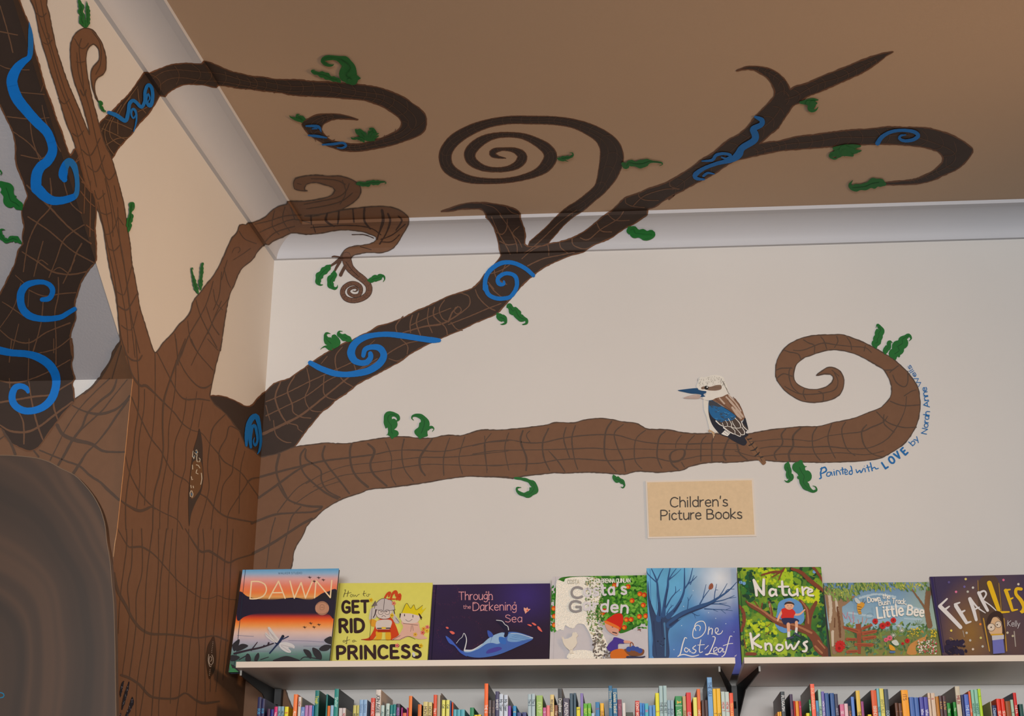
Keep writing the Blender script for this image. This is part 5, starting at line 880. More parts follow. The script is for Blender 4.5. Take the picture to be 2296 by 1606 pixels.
S(p, '''Q 560,720,9 545,680,9 560,640,9 600,620,9 640,625,9 660,670,9 655,720,9 620,770,9 570,795,9 535,790,9 525,750,9 540,690,10 575,660,8 605,680,8 595,720,7/695,680,10 685,755,11/688,720,8 715,690,9 730,700,10 725,755,10/760,745,8 790,720,8 785,690,8 765,695,8 760,730,9 785,755,10 820,745,8 838,715,6
/465,800,8 445,790,10 420,860,12 395,960,12 370,985,10/370,985,9 430,965,11 520,985,11 590,970,8/480,910,8 450,895,9 440,925,10 465,940,9 490,910,8 495,940,9 510,930,7/560,870,8 525,900,10 560,925,10 540,950,11 510,945,8/610,810,8 595,900,10 600,945,9 630,935,8/575,868,7 650,862,7
/730,780,8 760,790,10 735,870,11 690,960,11 655,965,9/655,965,9 720,955,10 790,970,9/690,870,7 650,910,7/745,935,8 780,910,8 770,890,8 745,905,8 745,945,9 780,950,9/830,900,8 800,900,9 790,935,10 815,940,9 840,900,8 840,940,9 860,935,8/935,780,8 915,775,9 890,860,10 860,960,11 825,990,9/840,875,7 900,855,7 945,850,6''', LW)
Y(p, 'Q 955,985 985,965 975,985', (220, 210, 226))
done(p, t)
# --- 6 green tree climbing cover
t, F = cover_book('picture_book', 'bright green picture book with a boy in red shirt sitting in a tree', (1653, 1273), (1841, 1271.5), (1663, 1470), (1857, 1468), -.13, -.08, (30, 74, 40))
p = Paint(F, .0002)
def nf(u, v):
    c = mixc((52, 108, 44), (150, 178, 40), .5+.5*math.sin(u*7+v*3)*math.cos(v*8-u*2)); return c
wash(p, 1648, 1862, 1266, 1500, nf)
scatter(p, 'Q', [(1000, 60, 1960, 980)], [(34, 84, 40), (60, 120, 44), (120, 160, 40), (28, 64, 44), (80, 140, 60)], 480, 14, 44, 21, 1.4)
for bx, c_ in (((1180, 70, 1500, 230), (168, 190, 30)), ((1400, 100, 1560, 260), (150, 180, 36)), ((1060, 600, 1400, 900), (170, 190, 32)), ((1560, 250, 1840, 420), (172, 190, 30)), ((1120, 800, 1500, 960), (150, 178, 40)), ((1680, 300, 1820, 420), (180, 194, 30))):
    scatter(p, 'Q', [bx], [c_, tuple(min(255, int(x*1.1)) for x in c_), (120, 160, 40)], 110, 10, 30, 31, 1.3)
scatter(p, 'Q', [(1090, 60, 1160, 400), (1700, 780, 1960, 960), (1560, 730, 1760, 900), (1840, 350, 1900, 800)], [(24, 66, 44), (30, 84, 50), (20, 96, 60)], 130, 12, 34, 41, 1.4)
Y(p, 'Q 1420,430 1480,390 1560,380 1650,430 1680,520 1680,620 1600,680 1500,740 1430,720 1380,640 1400,540', (96, 150, 206), 4); p.dots([T('Q 1790,105')[0]+(4,), T('Q 1060,225')[0]+(4,), T('Q 1025,215')[0]+(4,)], (110, 160, 210))
BR1, BR2 = (120, 66, 44), (168, 112, 78)
S(p, '''Q 1560,75,30 1650,110,36 1740,190,44 1830,260,40 1900,310,30/1780,60,30 1830,120,28 1880,210,22/1240,140,14 1340,110,22 1450,100,26 1480,60,12/1350,160,10 1430,110,14/1420,190,10 1450,120,14/1000,450,22 1050,520,36 1060,620,36 1030,720,30/1090,960,36 1180,960,26/1060,800,10 1080,900,10''', (126, 64, 42), jit=.6)
S(p, '''Q 1080,410,16 1130,460,30 1230,510,44 1350,590,56 1450,640,70 1600,680,76 1720,720,80 1800,800,90 1850,900,110 1940,960,100/1640,400,22 1700,470,40 1730,560,56 1720,700,70/1810,420,30 1760,520,50 1720,640,60/1320,420,24 1340,500,26 1350,580,30/1170,410,12 1230,500,18/1250,430,10 1240,500,14''', BR1, jit=.6)
S(p, '''Q 1090,415,8 1240,500,18 1400,610,24 1600,665,20 1760,740,24/1660,410,10 1715,500,16 1730,640,18/1330,430,10 1340,560,10/1800,880,20 1870,950,20/1830,820,14 1900,900,14''', BR2, jit=.4)
S(p, 'Q 1280,760,8 1340,720,8/1290,680,8 1340,640,6', (120, 80, 40))
SK = (226, 172, 140)
S(p, 'Q 1465,500,26 1430,560,24 1410,610,20/1590,550,24 1640,545,20 1690,500,16', SK)
Y(p, 'Q 1450,495 1500,480 1560,490 1595,530 1580,560 1565,590 1450,590 1455,540', (206, 44, 34), 2); Y(p, 'Q 1455,590 1565,585 1620,600 1630,625 1560,640 1490,655 1465,640', (36, 44, 84), 2)
S(p, 'Q 1520,650,36 1525,750,28/1605,630,32 1605,700,26', SK); S(p, 'Q 1524,740,30 1524,780,28/1605,695,26 1600,740,26', (222, 222, 222)); S(p, 'Q 1510,800,24 1570,785,20/1590,745,22 1640,775,18', (60, 70, 96))
p.poly(ell(*T('Q 1530,455')[0], 10.5, 9.5, 20), SK); Y(p, 'Q 1480,450 1490,425 1530,415 1575,430 1582,455 1560,440 1510,438', (60, 44, 40), 1.5); p.dots([T('Q 1515,458')[0]+(.9,), T('Q 1550,458')[0]+(.9,)], (40, 30, 30)); S(p, 'Q 1520,478,3 1535,484,3 1550,478,3', (150, 60, 50))
S(p, 'Q 1325,440,16 1325,470,12', (180, 150, 130))
for wcol, off in (((70, 84, 60), 1.3), ((232, 230, 226), 0)):
    S2 = lambda tx: p.strokes([[(a[0]+off, a[1]+off, a[2]) for a in s] for s in TS(tx)], wcol, step=2)
    S2('''Q 1160,190,26 1180,270,30 1190,350,28/1165,195,24 1220,290,28 1265,345,26/1265,185,26 1262,260,30 1265,345,26/1385,295,22 1345,285,24 1325,320,26 1345,355,24 1385,330,22/1390,290,22 1390,330,24 1400,350,22/1455,205,24 1460,280,28 1470,340,26 1505,345,22/1420,260,20 1520,258,20
/1530,285,22 1530,320,24 1560,350,24 1610,330,22/1612,285,22 1618,350,24/1665,265,22 1675,345,24/1675,300,20 1705,270,20 1740,280,18/1720,320,20 1770,305,20 1755,285,20 1725,300,20 1730,345,20 1780,352,20
/1125,745,24 1140,830,28 1150,905,26/1215,760,26 1150,830,26 1235,890,28/1280,850,22 1285,915,24/1285,870,20 1315,850,22 1340,870,22 1345,920,24/1410,865,22 1395,900,22 1425,925,22 1460,900,22 1455,870,20 1415,862,22/1495,835,20 1510,905,22 1545,860,20 1575,910,22 1630,830,22/1715,830,24 1680,850,24 1710,890,24 1700,930,24 1670,930,18''')
done(p, t)
spn = Paint(F, .0030); spn.strokes([T('Q 1012,62,5 1050,700,5 1068,980,5')], (16, 48, 26), sharp=True); spn.build('hinge_groove', PM, t)
# --- 7 bush garden with bee
t, F = cover_book('picture_book', 'wide picture book with bee, signpost and red flowers in a garden under gum trees', (1845.5, 1307.5), (2083, 1305.5), (1863, 1467), (2110, 1464), -.15, -.06, (150, 140, 110))
p = Paint(F, .0002)
def bf(u, v):
    c = mixc((104, 140, 176), (150, 186, 206), v*2); 
    if u > .62: c = tuple(c[i]*(1-(u-.62)*1.6*(v < .6))+lin((190, 200, 120))[i]*(u-.62)*1.6*(v < .6) for i in range(3))
    return c if v < .55 else mixc((112, 130, 76), (150, 128, 78), (v-.55)*2)
wash(p, 1838, 2125, 1300, 1500, bf)
S(p, 'R 420,340,26 600,300,20 800,330,24/700,440,20 900,430,26 1100,470,18/300,500,18 560,540,24/900,560,16 1080,570,16', (176, 200, 214), jit=.8)
Y(p, 'R 1060,690 1100,720 1080,780 980,830 940,880 930,940 1060,940 1060,860 1110,790 1140,740 1100,690', (196, 140, 76), 3)
scatter(p, 'R', [(230, 610, 1180, 940)], [(84, 122, 66), (110, 144, 80), (70, 104, 72), (130, 150, 70), (96, 140, 110)], 330, 12, 34, 51, 2.4)
Y(p, 'R 960,840 1100,760 1130,780 1020,860 1030,940 930,940', (200, 142, 78), 3)
Y(p, 'R 40,230 110,240 200,260 240,330 370,320 260,420 230,440 240,560 260,700 250,860 200,900 130,940 100,700 70,500', (150, 122, 96), 3)
S(p, 'R 90,300,30 110,450,34 100,600,24/160,330,24 180,480,30/130,700,30 130,850,24', (202, 190, 172), jit=.6); S(p, 'R 180,440,20 200,600,26 210,760,22/150,560,14 150,650,18', (112, 78, 56), jit=.8)
S(p, 'R 1160,250,60 1140,450,56 1170,640,60/980,250,16 1060,360,20 1120,450,26', (132, 100, 74), jit=.5); S(p, 'R 460,220,18 600,190,14', (140, 104, 78))
scatter(p, 'R', [(20, 175, 420, 300), (380, 175, 700, 250), (700, 175, 1180, 260), (130, 250, 330, 360)], [(100, 136, 70), (132, 160, 84), (80, 116, 66), (160, 172, 90)], 380, 14, 32, 61, 3.2, 1.3)
scatter(p, 'R', [(120, 180, 260, 320), (700, 180, 900, 240), (1000, 190, 1100, 240)], [(206, 200, 90)], 40, 5, 9, 62, 1.2)
WD = (148, 80, 58)
Y(p, 'R 375,620 430,615 440,700 430,940 400,940 385,700', WD)
for q in ('R 235,640 420,680 430,715 400,725 250,670', 'R 440,655 550,615 560,640 440,690', 'R 440,700 590,680 610,695 590,715 445,745', 'R 265,785 280,765 385,770 385,800 280,800', 'R 445,755 590,740 600,755 590,775 450,800', 'R 360,825 560,825 575,845 555,865 365,855', 'R 270,920 290,900 400,895 400,925 280,935'):
    Y(p, q, (164, 88, 62)); 
S(p, 'R 270,660,5 400,700,5/465,725,5 580,700,5/295,785,5 375,788,5/470,780,5 575,762,5/390,842,5 545,848,5/295,918,5 390,912,5/460,668,5 540,640,5', (112, 56, 44))
for x, y, s in ((585, 590, 34), (780, 580, 34), (665, 640, 40), (720, 620, 34), (210, 850, 62), (200, 880, 50), (740, 770, 32), (700, 790, 26), (930, 800, 28), (880, 830, 18)):
    q = T('R %d,%d' % (x, y))[0]; c = (196, 44, 44) if (x, y) not in ((740, 770), (700, 790)) else (222, 100, 124)
    p.convex([ell(q[0]+s/9.6*math.cos(a), q[1]+s/9.6*math.sin(a), s/9.6, s/22, 6, a) for a in np.arange(0, 6.28, .52)], lin(c)); p.dots([q+(s/14,)], tuple(int(v*.75) for v in c))
scatter(p, 'R', [(1040, 790, 1240, 940)], [(226, 220, 206), (226, 220, 206), (206, 60, 84), (110, 140, 80)], 170, 5, 11, 71, 1.2); scatter(p, 'R', [(920, 660, 1060, 760), (1180, 650, 1240, 760)], [(220, 196, 60)], 46, 6, 10, 72, 1.2)
S(p, 'R 235,500,4 270,560,6/290,490,4 280,560,6/350,485,4 345,560,5/300,530,4 330,600,6/360,540,4 350,610,6', (222, 110, 130)); S(p, 'R 400,570,5 410,610,6/450,545,5 445,610,6/500,560,5 480,610,6', (214, 130, 100))
for c_ in ((840, 640), (870, 690), (780, 740)): S(p, '/'.join('R %d,%d,3 %d,%d,3' % (c_[0]-34*math.cos(a), c_[1]-30*math.sin(a), c_[0]+34*math.cos(a), c_[1]+30*math.sin(a)) for a in (0, .6, 1.2, 1.9, 2.5)), (226, 226, 222))
for q_ in ((1050, 600), (590, 800), (300, 840)): S(p, '/'.join('R %d,%d,4 %d,%d,3' % (q_[0], q_[1]+30, q_[0]+60*math.cos(a), q_[1]+30-60*math.sin(a)) for a in (.3, .8, 1.3, 1.8, 2.3, 2.8)), (120, 156, 130))
Y(p, 'R 400,390 440,385 470,400 465,430 430,470 440,505 410,510 390,450', (214, 156, 60), 2); S(p, 'R 395,430,6 440,440,6/400,460,6 435,465,6/405,490,5 435,490,5/465,400,5 485,370,3/450,390,4 460,350,3/410,510,4 415,520,3/430,508,4 435,518,3', (84, 56, 40))
Y(p, 'R 365,350 385,340 425,380 420,400 380,390', (196, 206, 206), 2); Y(p, 'R 735,840 780,860 800,900 745,895', (222, 160, 50), 2); Y(p, 'R 760,810 810,790 840,840 800,850', (206, 214, 206), 2); S(p, 'R 750,920,24 790,920,24', (84, 120, 170)); S(p, 'R 490,560,2 490,520,2 530,500,2 565,520,2 550,550,2 500,560,2', (110, 140, 160))
LB = (236, 234, 226)
writefit(p, 'Down', 1946, 1351.5, 11.5, 28, LB, wt=.17, ang=-8); writefit(p, 'the', 1979, 1342, 10, 16, LB, wt=.17, ang=4); writefit(p, 'Bush', 1971, 1358, 10.5, 25, LB, wt=.17, ang=-6); writefit(p, 'Track,', 2000, 1353, 11, 32, LB, wt=.17, ang=4)
write(p, 'Little', 1968.5, 1386.5, 24, LB, wt=.17, ang=-7, wide=.86, track=.17); write(p, 'Bee', 2034, 1378.5, 21, LB, wt=.19, ang=7, wide=.86, track=.19)
done(p, t)
# --- 8 purple cover with lantern-lit girl
t, F = cover_book('picture_book', 'dark purple picture book with tall white and yellow brush letters, rightmost on the shelf', (2084, 1293.5), (2330, 1288), (2112, 1462), (2352, 1457), -.16, -.07, (62, 54, 92))
p = Paint(F, .0002)
def ff(u, v):
    c = mixc((66, 58, 88), (58, 50, 84), v)
    for cx, cy, k_, cc in ((.37, .62, .9, (150, 112, 50)), (.62, .3, .35, (120, 96, 70)), (.75, .8, .5, (120, 90, 56))):
        k = max(0, 1-math.hypot((u-cx)*3.2, (v-cy)*1.6))*k_; c = tuple(c[i]*(1-k)+lin(cc)[i]*k for i in range(3))
    return c
wash(p, 2078, 2345, 1286, 1500, ff)
S(p, 'R 1190,120,22 1310,920,22', (50, 44, 92), sharp=True); S(p, 'R 1215,110,4 1335,920,4', (34, 30, 62), sharp=True)
Y(p, 'R 1700,150 1890,130 1960,560 1980,940 1820,940 1700,470', (88, 70, 60), 3); S(p, 'R 1685,150,5 1690,260,5/1910,180,5 1940,500,5/1745,560,12 1810,910,12/1965,560,10 1995,910,10', (196, 150, 50)); S(p, 'R 1525,690,8 1540,760,5/2075,700,12 2090,860,10', (170, 160, 150))
for x, y, c in ((1555, 138, (222, 206, 120)), (1960, 148, (226, 110, 150)), (2120, 193, (220, 210, 190)), (1633, 230, (206, 206, 200)), (1577, 273, (190, 190, 180)), (1452, 275, (222, 120, 160)), (1400, 690, (226, 206, 90)), (1565, 715, (190, 190, 180)), (1603, 795, (190, 190, 180)), (1717, 768, (206, 200, 120)), (1737, 860, (190, 190, 180)), (1633, 890, (220, 206, 190)), (1712, 622, (230, 140, 60)), (1541, 220, (110, 100, 160)), (1375, 172, (96, 86, 140)), (2003, 713, (200, 190, 160)), (2060, 748, (190, 180, 150)), (1526, 830, (140, 130, 150))): p.dots([T('R %d,%d' % (x, y))[0]+(2.7,)], c, 12)
LWH, LY = (222, 220, 220), (232, 188, 36)
S(p, '''R 1280,430,44 1380,530,44 1500,655,40/1275,425,26 1355,350,18/1340,460,24 1380,430,14/1450,425,42 1510,520,42 1560,600,36/1440,410,26 1490,390,16/1500,500,26 1545,475,16/1560,610,26 1610,595,16
/1600,350,40 1640,470,38 1668,575,32/1605,345,20 1680,440,18 1765,500,10/1635,470,22 1700,440,14/1695,285,36 1740,380,36 1790,475,30/1695,290,24 1750,265,20 1775,300,18 1740,360,16/1740,365,14 1820,420,12 1880,475,10''', LWH, sharp=False)
S(p, '''R 1808,180,52 1860,330,50 1910,470,40/1915,495,26 2020,490,16/1985,260,40 2020,360,38 2055,470,30/1975,260,24 2030,250,16/2020,360,24 2060,340,16/2055,475,24 2110,465,14
/2150,245,34 2100,245,34 2095,300,34 2150,370,40 2180,440,40 2160,490,34/2240,230,34 2200,240,34 2220,300,34 2270,380,36 2270,450,36 2220,480,30/2145,485,20 2180,490,20''', LY, sharp=False)
Y(p, 'R 1790,560 1830,500 1900,480 1950,520 1970,640 1980,730 1960,900 1940,940 1850,940 1830,700 1780,640', (60, 46, 44), 3)
Y(p, 'R 1825,600 1850,550 1890,540 1930,580 1945,650 1940,740 1880,760 1830,740 1800,680', (216, 180, 140), 3); Y(p, 'R 1840,770 1955,755 1975,930 1850,940', (112, 116, 190)); Y(p, 'R 1835,745 1965,735 1965,780 1840,795', (196, 196, 204)); S(p, 'R 1830,735,16 1950,730,16', (206, 160, 50))
for q, r2 in (((1828, 655), 42), ((1905, 625), 34)):
    e_ = ell(*T('R %d,%d' % q)[0], r2/4.781, r2/4.781, 18); p.poly(ell(*T('R %d,%d' % q)[0], r2/5.2, r2/5.2, 14), (222, 206, 186)); p.strokes([e_+e_[:1]], (110, 92, 80), 1.0, sharp=True)
p.dots([T('R 1828,655')[0]+(1.6,), T('R 1893,628')[0]+(1.6,)], (24, 20, 20)); S(p, 'R 1850,545,8 1890,545,6 1945,600,6', (60, 46, 44))
write(p, 'Kelly', 2259, 1404, 12.5, (206, 204, 206), wt=.09, ang=4, wide=.9)
S(p, 'R 1380,770,5 1410,775,5 1420,800,5', (196, 170, 90)); scatter(p, 'R', [(1340, 800, 1560, 940)], [(38, 34, 56), (46, 40, 66)], 60, 16, 34, 81, 1.5)
done(p, t)
# ================================================================== spine-out books on the lower shelf
SPD = '''S1
120 185 440 navy 28,30,84 BOB 60,150,200 640
190 245 470 navy 28,30,84 BOB 60,150,200 640
292 345 640 plum 62,10,60
352 408 650 royal-blue 20,24,130
414 468 605 magenta 214,28,110 You 240,220,230 700
472 525 600 grey-blue 132,172,190 My_F 30,40,50 680
528 580 600 grey-blue 132,172,190 My_F 30,40,50 680
592 655 605 yellow 236,226,36 B 220,90,60 700
735 800 392 orange 250,130,62 ALL 250,240,220 680
818 868 435 cream-white 212,208,200 HOW 190,60,60 515
872 936 610 periwinkle-blue 112,142,206 ALL 190,210,240 680
940 994 582 lilac 184,128,188
1002 1062 582 lilac 184,128,188
1066 1094 585 sky-blue 30,130,200
1104 1172 325 sea-green 10,122,120 Tough 220,220,60 420
1296 1322 390 sea-green 10,122,120
1326 1372 590 orange 226,110,10
1378 1432 582 pale-blue 150,190,222
1436 1510 298 turquoise 10,140,132 Shelter 180,230,220 440
1524 1580 628 white 214,206,206
1584 1640 628 white 214,206,206 NO 190,40,40 720
1768 1824 580 khaki 206,200,110 WH 40,40,40 720
1830 1870 580 khaki 206,200,110 WH 40,40,40 720
1874 1938 485 pale-blue 146,186,226 Sonora 110,140,180 560
1942 2005 485 pale-blue 146,186,226 Sonora 110,140,180 560
2070 2138 455 tomato-red 222,78,60 SARA_ACTON 240,200,190 530
2150 2238 315 cream-white 220,212,204 JON_AGEE 36,32,40 400
S2
105 162 580 pale-mint 190,214,210 ALLIS 70,110,110 690
190 250 550 pale-mint 196,218,212 ALLISON 70,90,90 650
262 308 575 teal 0,134,134 B 180,220,220 740
312 362 565 teal 0,134,134 B 180,220,220 730
366 430 555 dark-purple 58,36,70 MOSS 190,120,210 625
452 476 620 magenta 176,52,134
480 545 712 coral 226,104,66
549 572 620 magenta 176,52,134
580 636 420 orange 238,122,22
738 800 565 orange 220,110,32
830 908 520 straw 220,206,134 MONTIE 120,90,60 600
914 980 528 straw 220,206,134 MONTIE 120,90,60 600
1004 1062 400 tomato-red 232,80,34 The_I 250,230,210 630
1066 1122 405 beige 176,162,142
1130 1146 375 taupe 112,100,92
1148 1206 490 pale-yellow 232,230,110 Cat 50,50,60 570
1222 1282 490 pale-yellow 232,230,110 Cat 50,50,60 570
1286 1306 500 slate-blue 92,112,174
1322 1346 528 red-orange 244,88,36
1348 1408 652 aqua 84,176,194
1414 1472 652 aqua 84,176,194
1478 1545 652 aqua 84,176,194
1635 1702 620 dark-green 0,134,84
1710 1765 745 bright-yellow 240,210,20
1770 1825 740 bright-yellow 240,210,20
1880 1944 207 bright-orange 255,106,10 THE_G 246,236,226 575
1950 2005 492 brown-purple 78,66,70 In_the 150,120,110 620
2012 2065 500 brown-purple 78,66,70 In_the 150,120,110 620
2070 2132 342 indigo 62,58,102 WHERE? 220,220,220 480
2136 2205 388 ice-blue 206,218,234 My_Tiger 40,50,60 480
2216 2290 402 ice-blue 206,218,234 My_Tiger 40,50,60 480
S3
142 195 590 violet 128,68,172
230 285 590 strong-blue 22,144,208 E 230,220,120 690
300 375 705 navy 48,58,124
390 462 700 navy 48,58,124
486 545 390 pale-grey-blue 176,198,206 The_S 50,70,90 480
550 612 382 pale-grey-blue 176,198,206 The_S 50,70,90 480
632 740 412 leaf-green 156,194,92 EAT_P 216,226,160 530
745 800 620 pink 204,94,152 S 240,220,230 690
806 864 582 salmon 242,128,130
870 938 398 cream-yellow 230,206,134 Wrapping 110,84,60 480
944 1000 578 brown 134,78,48 The 220,200,170 680
1006 1082 292 charcoal 42,44,48 Dropbear, 220,218,210 470
1092 1200 458 dark-plum 68,60,84 ADVENT 226,222,226 530
1208 1264 375 slate 58,88,108
1272 1318 370 slate 58,88,108
1322 1385 612 bright-yellow 238,226,22 S 60,50,30 640
1392 1440 375 lavender 140,124,194
1444 1508 550 lime-green 94,184,22 SELF 200,226,80 630
1514 1574 545 lime-green 94,184,22 SELF 200,226,80 630
1577 1632 715 pale-blue 178,206,232
1650 1720 525 cerulean 22,124,184 S 180,50,60 630
1728 1792 545 amber 248,190,14 OUR 150,80,30 680
1880 1942 245 deep-teal-blue 16,108,154 Davies_Teckel 200,196,170 340
1950 2026 290 deep-teal-blue 16,108,154 Davies_Teckel 226,220,190 365
2030 2100 482 wine 134,54,84 Tori 190,120,140 560
2112 2162 540 white 226,222,218
2174 2290 700 olive-black 46,54,34
S4
180 245 615 red 218,54,42 DONT_WORRY 245,225,210 645
250 290 650 azure 62,148,224 HO 20,40,110 800
294 328 655 azure 50,130,214 HO 20,40,110 810
332 390 658 cyan 74,184,204 BI 220,60,140 765
396 450 690 azure 84,150,218
456 503 685 azure 84,150,218
506 566 490 bright-yellow 238,232,14 S 210,90,60 780
570 630 375 pale-grey-blue 170,200,202 THE_RET 70,80,90 640
636 694 372 pale-grey-blue 170,200,202 THE_RET 70,80,90 640
698 746 605 dusty-blue 154,184,198 Jo_Co 60,70,100 740
750 802 608 dusty-blue 154,184,198 Jo_Co 60,70,100 740
826 936 540 green 16,144,64 VEG 210,225,200 760
944 1000 540 patchwork-tan 200,168,120 PAW 110,90,20 780
1006 1082 482 scarlet 226,16,16 GA 200,190,200 800
1114 1178 560 lemon 236,236,114
1180 1234 425 orange 236,112,32 ONEO 240,220,190 765
1246 1298 605 dark-brown 74,42,34
1301 1350 605 dark-brown 74,42,34
1352 1434 238 sky-blue 114,168,218 THE_GLI 40,80,130 320
1438 1492 422 golden-yellow 248,194,20 T 60,50,20 810
1496 1560 418 golden-yellow 248,194,20 TH 60,50,20 810
1570 1630 468 pale-mint 196,214,208 HOW_T 200,50,40 640
1634 1700 472 pale-mint 196,214,208 HOW_T 200,50,40 640
1702 1764 490 red-orange 242,84,42 TEN_LICKING 250,200,100 650
S5
334 366 695 mango 242,178,54
370 402 690 mango 242,178,54
406 476 345 dark-slate 50,62,70 PLOGA/SH 226,226,226 415
560 612 390 aubergine 68,48,84 DUNC 160,50,80 660
618 646 505 crimson 194,22,32
648 706 508 marigold 238,154,22
710 750 508 raspberry 190,24,70 M 220,80,200 600
826 884 715 lemon-yellow 232,226,20
888 920 485 emerald 0,130,54 UP,_DOWN 230,236,226 560
926 998 215 coral-red 252,104,74 BOB_GRAHAM 250,190,150 290
1004 1050 500 blue-and-orange 74,154,204 HODG 90,50,30 690
1054 1104 308 mint 170,208,184 CUEE_CA 30,40,40 600
1108 1160 345 lavender 114,104,184 HOW_DO_YOU 226,220,240 515
1166 1236 370 denim-blue 42,88,154
1256 1328 370 denim-blue 42,88,154
1332 1390 385 slate-purple 58,58,86 ANOT 160,156,176 630
1412 1484 562 rose-pink 218,114,154 SE 240,220,226 680
1490 1552 552 pink-and-white 234,196,206
1556 1610 592 dark-grey 54,50,56 GUM 200,110,50 680
1614 1668 435 cornflower-blue 94,138,218
1704 1774 328 mustard 232,194,74 THE 80,64,20 690
1780 1826 515 mauve 154,70,134
1884 1945 738 bright-yellow 240,214,30
1966 2062 322 burnt-orange 226,92,32 BRINDA 240,210,190 600
2066 2112 292 sky-teal 116,184,196 NUMB 20,90,100 610
2116 2186 292 pale-lemon 226,216,106 ANTS_ALI 150,150,70 480
2192 2266 302 blue-grey 64,80,94 DOC 170,190,200 680
S6
96 150 540 chestnut 98,54,28 T 180,110,60 680
156 216 545 chestnut 98,54,28 T 180,110,60 680
222 340 318 golden-orange 252,168,12 ITS_ 150,90,20 400
352 432 440 mid-blue 70,110,186
436 510 445 mid-blue 70,110,186
526 594 440 blue-violet 78,78,174 Whe 220,220,240 650
600 670 440 blue-violet 78,78,174 Whe 220,220,240 660
676 722 368 pale-peach 222,198,174 a 190,60,60 460
730 800 370 pale-peach 222,198,174 a 190,60,60 460
806 862 430 ochre 192,124,24
866 920 415 cocoa 84,58,62 A_is_for 220,170,90 520
928 986 420 cocoa 84,58,62 A_is_for 220,170,90 520
992 1050 540 grass-green 22,144,44 The_10 200,230,190 640
1100 1150 525 grass-green 22,144,44 The_10 200,230,190 625
1160 1240 255 bone 208,198,174 MILBI_ 150,40,40 420
1250 1296 400 midnight-blue 34,44,104
1300 1378 392 blue 84,114,204 THE_LEE 190,210,240 580
1382 1420 340 orange-red 236,104,54 LION 240,210,190 640
1426 1480 315 mint 144,204,178 WHISPER 60,120,110 550
1486 1546 312 mint 144,204,178 WHISPER 60,120,110 550
1550 1600 298 lime 184,224,24 S 120,160,20 420
1740 1760 515 beige 190,180,150
1764 1840 580 ink-blue 28,38,88 Diana 170,190,220 640
1850 1918 468 bright-red 238,54,28 SEA 246,220,200 680
1926 1990 468 bright-red 238,54,28 SEA 246,220,200 680
1998 2086 510 caramel 154,80,22
2092 2142 485 pale-green 174,204,178 E 40,70,60 700
2150 2206 365 pure-red 216,18,16 THE_FA 246,220,210 580
2230 2300 560 dark-teal 12,74,68'''
M_head = mat('book_pages', (226, 220, 206))
SPI = ink('spine_print', .45, .35, .04, 80)
rows = []; fr = None
for ln_ in SPD.splitlines():
    a = ln_.split()
    if len(a) == 1: fr = FR[a[0]]; continue
    if a[3] == 'x': continue
    xl, xr, y = (float(v) for v in a[:3])
    yb_ = 1606
    rows.append(dict(xl=fr[0]+xl/fr[2], xr=fr[0]+xr/fr[2], y=fr[1]+y/fr[2], name=a[3].replace('-', ' '), col=tuple(int(v) for v in a[4].split(',')), txt=a[5].replace('_', ' ') if len(a) > 5 else None,
        tc=tuple(int(v) for v in a[6].split(',')) if len(a) > 6 else None, ty=fr[1]+float(a[7])/fr[2] if len(a) > 7 else None))
YF = -.275
for b in rows:
    b['X0'] = onY(b['xl'], 1606, YF)[0]; b['X1'] = onY(b['xr'], 1606, YF)[0]
    b['Z'] = min(onY((b['xl']+b['xr'])/2, b['y'], YF)[2], 2.136)
rows.sort(key=lambda b: b['X0']+b['X1'])
for a, b in zip(rows, rows[1:]):
    if a['X1'] > b['X0']-.0006: m_ = (a['X1']+b['X0'])/2; a['X1'] = m_-.0004; b['X0'] = m_+.0004
posts = [(onY(621, 1560, -.03)[0]), lower_post]
covers_px = [(500, 748, 'sunset cover'), (748, 966, 'yellow cover'), (966, 1234, 'whale cover'), (1234, 1452, 'foil garden cover'), (1452, 1656, 'blue bare-tree cover'), (1656, 1850, 'tree-climbing cover'), (1850, 2100, 'bee and signpost cover'), (2100, 2400, 'purple lettered cover')]
def size_word(b):
    h = b['Z']-ZL
    return 'tall' if h > .305 else ('mid-height' if h > .275 else 'short')
ORD = ['first', 'second', 'third', 'fourth', 'fifth', 'sixth', 'seventh', 'eighth', 'ninth']
seen = {}
# ids first, so that every label singles out one book
for b in rows:
    xm = (b['xl']+b['xr'])/2; b['under'] = next((c[2] for c in covers_px if c[0] <= xm < c[1]), 'purple lettered cover')
    b['th'] = 'thick ' if b['X1']-b['X0'] > .0145 else ('thin ' if b['X1']-b['X0'] < .0062 else '')
    k = (b['under'], b['name']); seen.setdefault(k, []).append(b)
for k, l in seen.items():
    for i, b in enumerate(l):
        o_ = '' if len(l) == 1 else (('left-hand ' if i == 0 else 'right-hand ') if len(l) == 2 else ORD[i]+' ')
        b['label'] = (o_+size_word(b)+' '+b['th']+b['name']+' book spine below the '+b['under']).strip()
SIDE = {'THE G': (46, 42, 44), 'Shelter': (16, 28, 32), 'THE GLI': (30, 42, 70), 'THE': (26, 30, 76), 'BRINDA': (22, 20, 22), 'BOB GRAHAM': (120, 104, 92), 'PLOGA/SH': (90, 90, 90), 'DUNC': (30, 22, 34), 'MILBI ': (132, 110, 88),
        'Tough': (14, 92, 74), 'ITS ': (112, 70, 50), 'JON AGEE': (190, 174, 162), 'My Tiger': (130, 134, 140), 'Dropbear,': (104, 96, 94), 'THE FA': (30, 44, 92), (238, 122, 22): (44, 36, 68), (220, 110, 32): (34, 32, 44), (130, 144, 154): (60, 74, 70),
        (244, 88, 36): (120, 118, 124), (140, 124, 194): (70, 70, 80), (230, 206, 134): (60, 36, 22)}
_cm = {}
